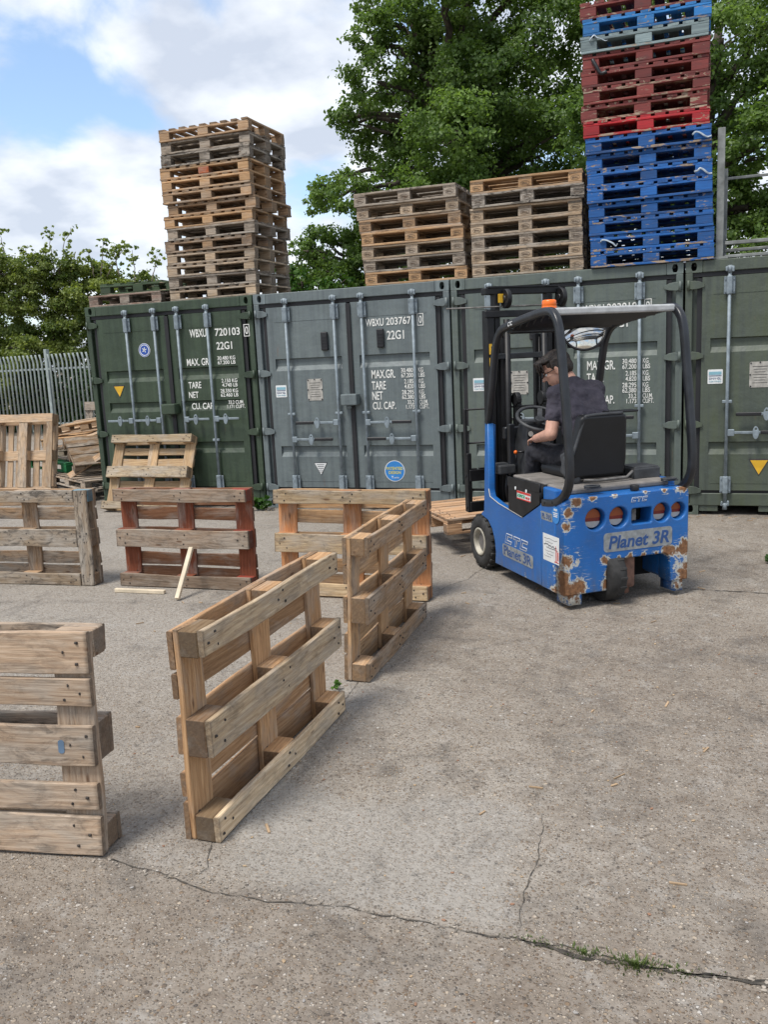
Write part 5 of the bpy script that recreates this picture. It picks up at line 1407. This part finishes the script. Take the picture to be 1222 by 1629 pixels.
    o = on_left(plate([rect(-.03, 0, .03, .006), rect(-.034, .012, .034, .018), rect(-.028, -.012, .028, -.006), rect(-.02, .03, -.004, .045), rect(.004, .03, .02, .045)], M_STICK), .110, .664, 'oval_print', y=.5018)
    on_left(plate([rect(0, 0, .235, .195)], M_STICK), .300, .315, 'paper_notice')
    b = MB(); rnd_ = random.Random(4)
    for q, (z_, x0_, x1_, w_) in enumerate(((.165, .02, .21, .004), (.140, .03, .15, .003), (.118, .015, .20, .009), (.100, .05, .22, .006), (.075, .03, .17, .003), (.055, .06, .15, .004), (.035, .02, .12, .003))):
        pts = [(x0_ + (x1_ - x0_) * i / 16, z_ + rnd_.uniform(-1, 1) * w_, 0) for i in range(17)]
        b.tube(pts, w_ * .28, seg=4)
    on_left(b.data('handwriting', M_TXTDARK), .300, .315, 'handwriting', y=.5018)
    on_left(plate([rect(.185, .02, .190, .13), rect(.200, .012, .205, .11), rect(.17, .012, .23, .018), rect(.215, .03, .228, .09)], M_REDST), .300, .315, 'red_print', y=.5018)
    on_left(plate([rect(0, 0, .225, .062)], M_STICK), .700, .700, 'battery_sticker', y=.5068)
    on_left(plate([rect(0, .046, .225, .062)], M_REDST), .700, .700, 'sticker_band', y=.5085); on_left(plate([rect(0, 0, .225, .008)], M_REDST), .700, .700, 'sticker_band', y=.5085)
    on_left(text_mesh('HOPPECKE', .125, .024, M_GREENST, bold=.02), .690, .715, 'battery_lettering', y=.5085); on_left(text_mesh('trak air', .070, .024, M_REDST, bold=.01), .555, .715, 'battery_lettering', y=.5085)
    on_rear(plate([rrect(-.19, -.066, .362, .070, .026, 4)], M_BADGE), 0, .452, 'badge')
    on_rear(text_mesh('Planet 3R', .490, .094, M_BADGETX, bold=.022, shear=.18), .152, .405, 'badge_lettering', x=-.0025)
    on_rear(ctc(.135, .034, 0, M_STICK), -.025, .722, 'maker_lettering'); on_rear(ctc(.135, .034, .003, M_BLUE), -.025, .722, 'maker_lettering_fill', x=-.0028)
    return t
forklift()
pj_c = TRUCK @ Vector((1.92 + .5, .01, 0))
pJ.matrix_world = Matrix.Translation((pj_c.x, pj_c.y, .198)) @ Matrix.Rotation(2.216 - math.pi / 2, 4, 'Z')

# ------------------------------------------------------------------ driver
def capsules(parts, voxel, smooth_n, mat, noise=0, seed=0):
    """join tapered capsules and ellipsoids into one continuous skin"""
    b = MB()
    for p in parts:
        if p[0] == 'c':
            _, a, c, r0, r1 = p
            b.cyl(a, c, r0, r1, 14); b.sphere(a, r0, seg=14); b.sphere(c, r1, seg=14)
        else:
            _, c, sc_, M_ = p; sc_ = [q * (1.13 if M_.is_identity is False and sc_[0] < .2 and len(p) == 4 and p[0] == 'e' and sc_ != (.050, .038, .017) else 1) for q in sc_]
            t_ = bmesh.new(); bmesh.ops.create_uvsphere(t_, u_segments=18, v_segments=12, radius=1)
            b._merge(t_, Matrix.Translation(c) @ M_ @ Matrix.Diagonal((*sc_, 1)))
    me = b.data('figure', mat)
    o = bpy.data.objects.new('figure', me)
    m = o.modifiers.new('r', 'REMESH'); m.mode = 'VOXEL'; m.voxel_size = voxel; m.use_smooth_shade = True
    m = o.modifiers.new('s', 'SMOOTH'); m.factor = .5; m.iterations = smooth_n
    if noise:
        tx = bpy.data.textures.new('folds', 'CLOUDS'); tx.noise_scale = .05; tx.noise_depth = 2
        m = o.modifiers.new('d', 'DISPLACE'); m.texture = tx; m.strength = noise; m.mid_level = .5; m.texture_coords = 'LOCAL'
    out = to_mesh(o)
    out.materials.clear(); out.materials.append(mat)
    out.polygons.foreach_set('use_smooth', [True] * len(out.polygons))
    return out
def driver():
    t = thing('person', 'man with dark hair and glasses in dark T-shirt seated on the forklift, looking down', 'person')
    t.matrix_world = TRUCK
    I = Matrix.Identity(4); V = Vector
    F = V((.50, .74, -.46)).normalized(); S = F.cross(V((0, 0, 1))).normalized(); U = S.cross(F)      # face forward, face right, up
    HM = Matrix((F, S, U)).transposed().to_4x4(); HC = V((.850, .085, 1.640)); HS = 1.13
    def h(f, s, u): return HC + (F * f + S * s + U * u) * HS
    hipL, hipR = V((.52, .10, .985)), V((.52, -.10, .985)); kL, kR = V((.985, .205, 1.005)), V((.97, -.13, 1.005)); aL, aR = V((1.08, .205, .64)), V((1.12, -.13, .64))
    sL, sR = V((.655, .185, 1.455)), V((.715, -.165, 1.470)); eL, eR = V((.590, .275, 1.175)), V((.86, -.23, 1.27)); wL, wR = V((.865, .258, 1.120)), V((1.01, -.085, 1.215))
    spine = [V((.49, 0, .99)), V((.50, 0, 1.12)), V((.56, .01, 1.27)), V((.645, .012, 1.40)), V((.70, .015, 1.50))]
    legs = [('c', hipL, kL, .088, .066), ('c', hipR, kR, .088, .066), ('c', kL, aL, .062, .042), ('c', kR, aR, .062, .042)]
    parts = [('c', spine[4], h(-.045, 0, -.075), .058, .052), ('c', sL, eL, .052, .050), ('c', eL, wL, .050, .032), ('c', sR, eR, .050, .044), ('c', eR, wR, .045, .029)] + legs
    parts += [('c', spine[i], spine[i + 1], .075, .075) for i in range(3)] + [('c', sL, sR, .035, .035)]
    for a in (aL, aR): parts.append(('c', a, a + V((.14, 0, -.05)), .042, .030))
    # head
    parts += [('e', h(-.012, 0, .028), (.096, .076, .090), HM), ('e', h(.020, 0, -.040), (.070, .060, .072), HM), ('e', h(.052, 0, -.092), (.026, .030, .022), HM), ('e', h(.066, 0, .020), (.022, .058, .018), HM),
              ('c', h(.084, 0, .008), h(.108, 0, -.030), .009, .013), ('e', h(.082, .013, -.034), (.012, .008, .008), HM), ('e', h(.082, -.013, -.034), (.012, .008, .008), HM), ('e', h(.078, 0, -.060), (.014, .024, .007), HM), ('e', h(.076, 0, -.070), (.013, .020, .007), HM),
              ('e', h(.055, .034, -.020), (.022, .022, .022), HM), ('e', h(.055, -.034, -.020), (.022, .022, .022), HM)]
    for s in (-1, 1): parts += [('e', h(-.012, s * .078, -.012), (.020, .009, .032), HM), ('e', h(-.008, s * .084, .002), (.012, .006, .018), HM)]
    # hands: palm, four fingers and a thumb each
    def hand(w, tip, side, curl, up):
        d = (tip - w).normalized(); sd = (side - side.dot(d) * d).normalized(); n = d.cross(sd) * up
        parts.append(('e', w + d * .045, (.050, .038, .017), Matrix((d, sd, d.cross(sd))).transposed().to_4x4()))
        for i, (o_, L_) in enumerate(((.030, .068), (.010, .078), (-.011, .072), (-.031, .056))):
            a = w + d * (.082 - abs(i - 1.2) * .004) + sd * o_
            m_ = a + d * L_ * .5 + sd * o_ * .25 + n * L_ * .10 * curl; m2 = m_ + d * L_ * .30 + n * L_ * .28 * curl; e = m2 + d * L_ * .16 + n * L_ * .28 * curl
            parts.extend([('c', a, m_, .0092, .0085), ('c', m_, m2, .0085, .0078), ('c', m2, e, .0078, .0068)])
        a = w + d * .030 + sd * .030; m_ = a + d * .030 + sd * .026 + n * .010; e = m_ + d * .030 + sd * .006 + n * .014
        parts.extend([('c', a, m_, .0125, .0105), ('c', m_, e, .0100, .0080)])
    hand(wL, V((1.04, .215, 1.092)), V((0, -1, .1)), 1.0, 1)
    hand(wR, V((1.09, -.04, 1.245)), V((.2, .8, .5)), 1.3, -1)
    link('body', capsules(parts, .0055, 3, M_SKIN), t)
    # clothing
    sh = [('c', spine[0] + V((0, .05, -.02)), spine[1] + V((0, .06, 0)), .125, .125), ('c', spine[0] + V((0, -.05, -.02)), spine[1] + V((0, -.06, 0)), .125, .125), ('c', spine[1] + V((0, .06, 0)), spine[2] + V((0, .075, 0)), .125, .125), ('c', spine[1] + V((0, -.06, 0)), spine[2] + V((0, -.075, 0)), .125, .125),
          ('c', spine[2] + V((0, .075, 0)), sL + V((-.03, -.05, -.03)), .125, .095), ('c', spine[2] + V((0, -.075, 0)), sR + V((-.03, .05, -.03)), .125, .095), ('c', sL, sR, .076, .076), ('c', spine[3], spine[4] + V((.005, 0, .018)), .11, .072),
          ('c', sL, sL.lerp(eL, .56), .074, .068), ('c', sR, sR.lerp(eR, .6), .070, .064), ('c', spine[2], spine[3] + V((.05, 0, -.02)), .13, .10)]
    sh += [('c', spine[4] + V((-.01, .02, -.01)), sL, .078, .076), ('c', spine[4] + V((-.01, -.02, -.01)), sR, .078, .076), ('c', spine[3], sR, .11, .082), ('c', spine[3], sL, .11, .082)]
    so = link('t_shirt', capsules(sh, .0085, 5, M_SHIRT, .026), t)
    tr = [('c', hipL, kL + V((0, 0, .002)), .100, .078), ('c', hipR, kR + V((0, 0, .002)), .100, .078), ('c', kL, aL + V((0, 0, .03)), .076, .058), ('c', kR, aR + V((0, 0, .03)), .076, .058), ('c', hipL, hipR, .110, .110), ('c', spine[0], spine[0] + V((0, 0, .03)), .13, .125)]
    link('trousers', capsules(tr, .0085, 5, M_TROUS, .024), t)
    for a in (aL, aR):
        link('shoe', capsules([('c', a + V((-.02, 0, -.045)), a + V((.15, 0, -.055)), .042, .036), ('c', a, a + V((0, 0, -.04)), .046, .045)], .007, 3, M_SHOE), t)
    # hair: close cap with loose locks falling forward
    rnd_ = random.Random(5)
    hp = [('e', h(-.024, 0, .040), (.098, .083, .090), HM), ('e', h(-.060, 0, -.005), (.058, .072, .066), HM), ('e', h(.030, 0, .092), (.062, .066, .030), HM)]
    for q in range(34):
        s = rnd_.uniform(-.068, .068); f0 = rnd_.uniform(-.02, .05); ln = rnd_.uniform(.035, .085)
        a = h(f0, s, .105 - s * s * 6); m_ = h(f0 + .042 + rnd_.uniform(0, .02), s * 1.08, .098 - s * s * 5 + rnd_.uniform(-.005, .014)); e = h(f0 + .060 + rnd_.uniform(-.005, .02), s * 1.15, .090 - ln)
        if f0 + .06 < .05: e = h(f0 + .05, s * 1.1, .085)
        hp += [('c', a, m_, .011, .009), ('c', m_, e, .009, .0035)]
    for s in (-1, 1):
        for q in range(10):
            f0 = rnd_.uniform(-.06, .04); hp.append(('c', h(f0, s * .074, .06), h(f0 + .012, s * .080, rnd_.uniform(-.005, .03)), .010, .005))
    link('hair', capsules(hp, .0042, 1, M_HAIR, .006), t)
    g = MB()
    for s in (-1, 1):
        q = Matrix((S, U, F)).transposed().to_euler()
        g.torus(h(.096, s * .034, -.004), .023, .0032, rot=q, seg=22, sub=6, scale=(1.08, .88, 1)); g.cyl(h(.092, s * .058, .004), h(-.010, s * .083, .006), .0028, seg=6)
    g.cyl(h(.100, -.012, 0), h(.100, .012, 0), .0028, seg=6); g.build('glasses', M_GLASSES, t)
    for s in (-1, 1):
        e = MB(); e.sphere(h(.070, s * .033, -.004), .0125, seg=12); eo = e.build('eye', M_STICK, t)
        e = MB(); e.sphere(h(.0795, s * .033, -.006), .0045, seg=8); e.build('pupil', M_TXTDARK, eo)
        e = MB(); e.tube([h(.088, s * .016, .020), h(.088, s * .036, .027), h(.078, s * .054, .020)], .0045, seg=6); e.build('eyebrow', M_HAIR, t)
    return t
driver()
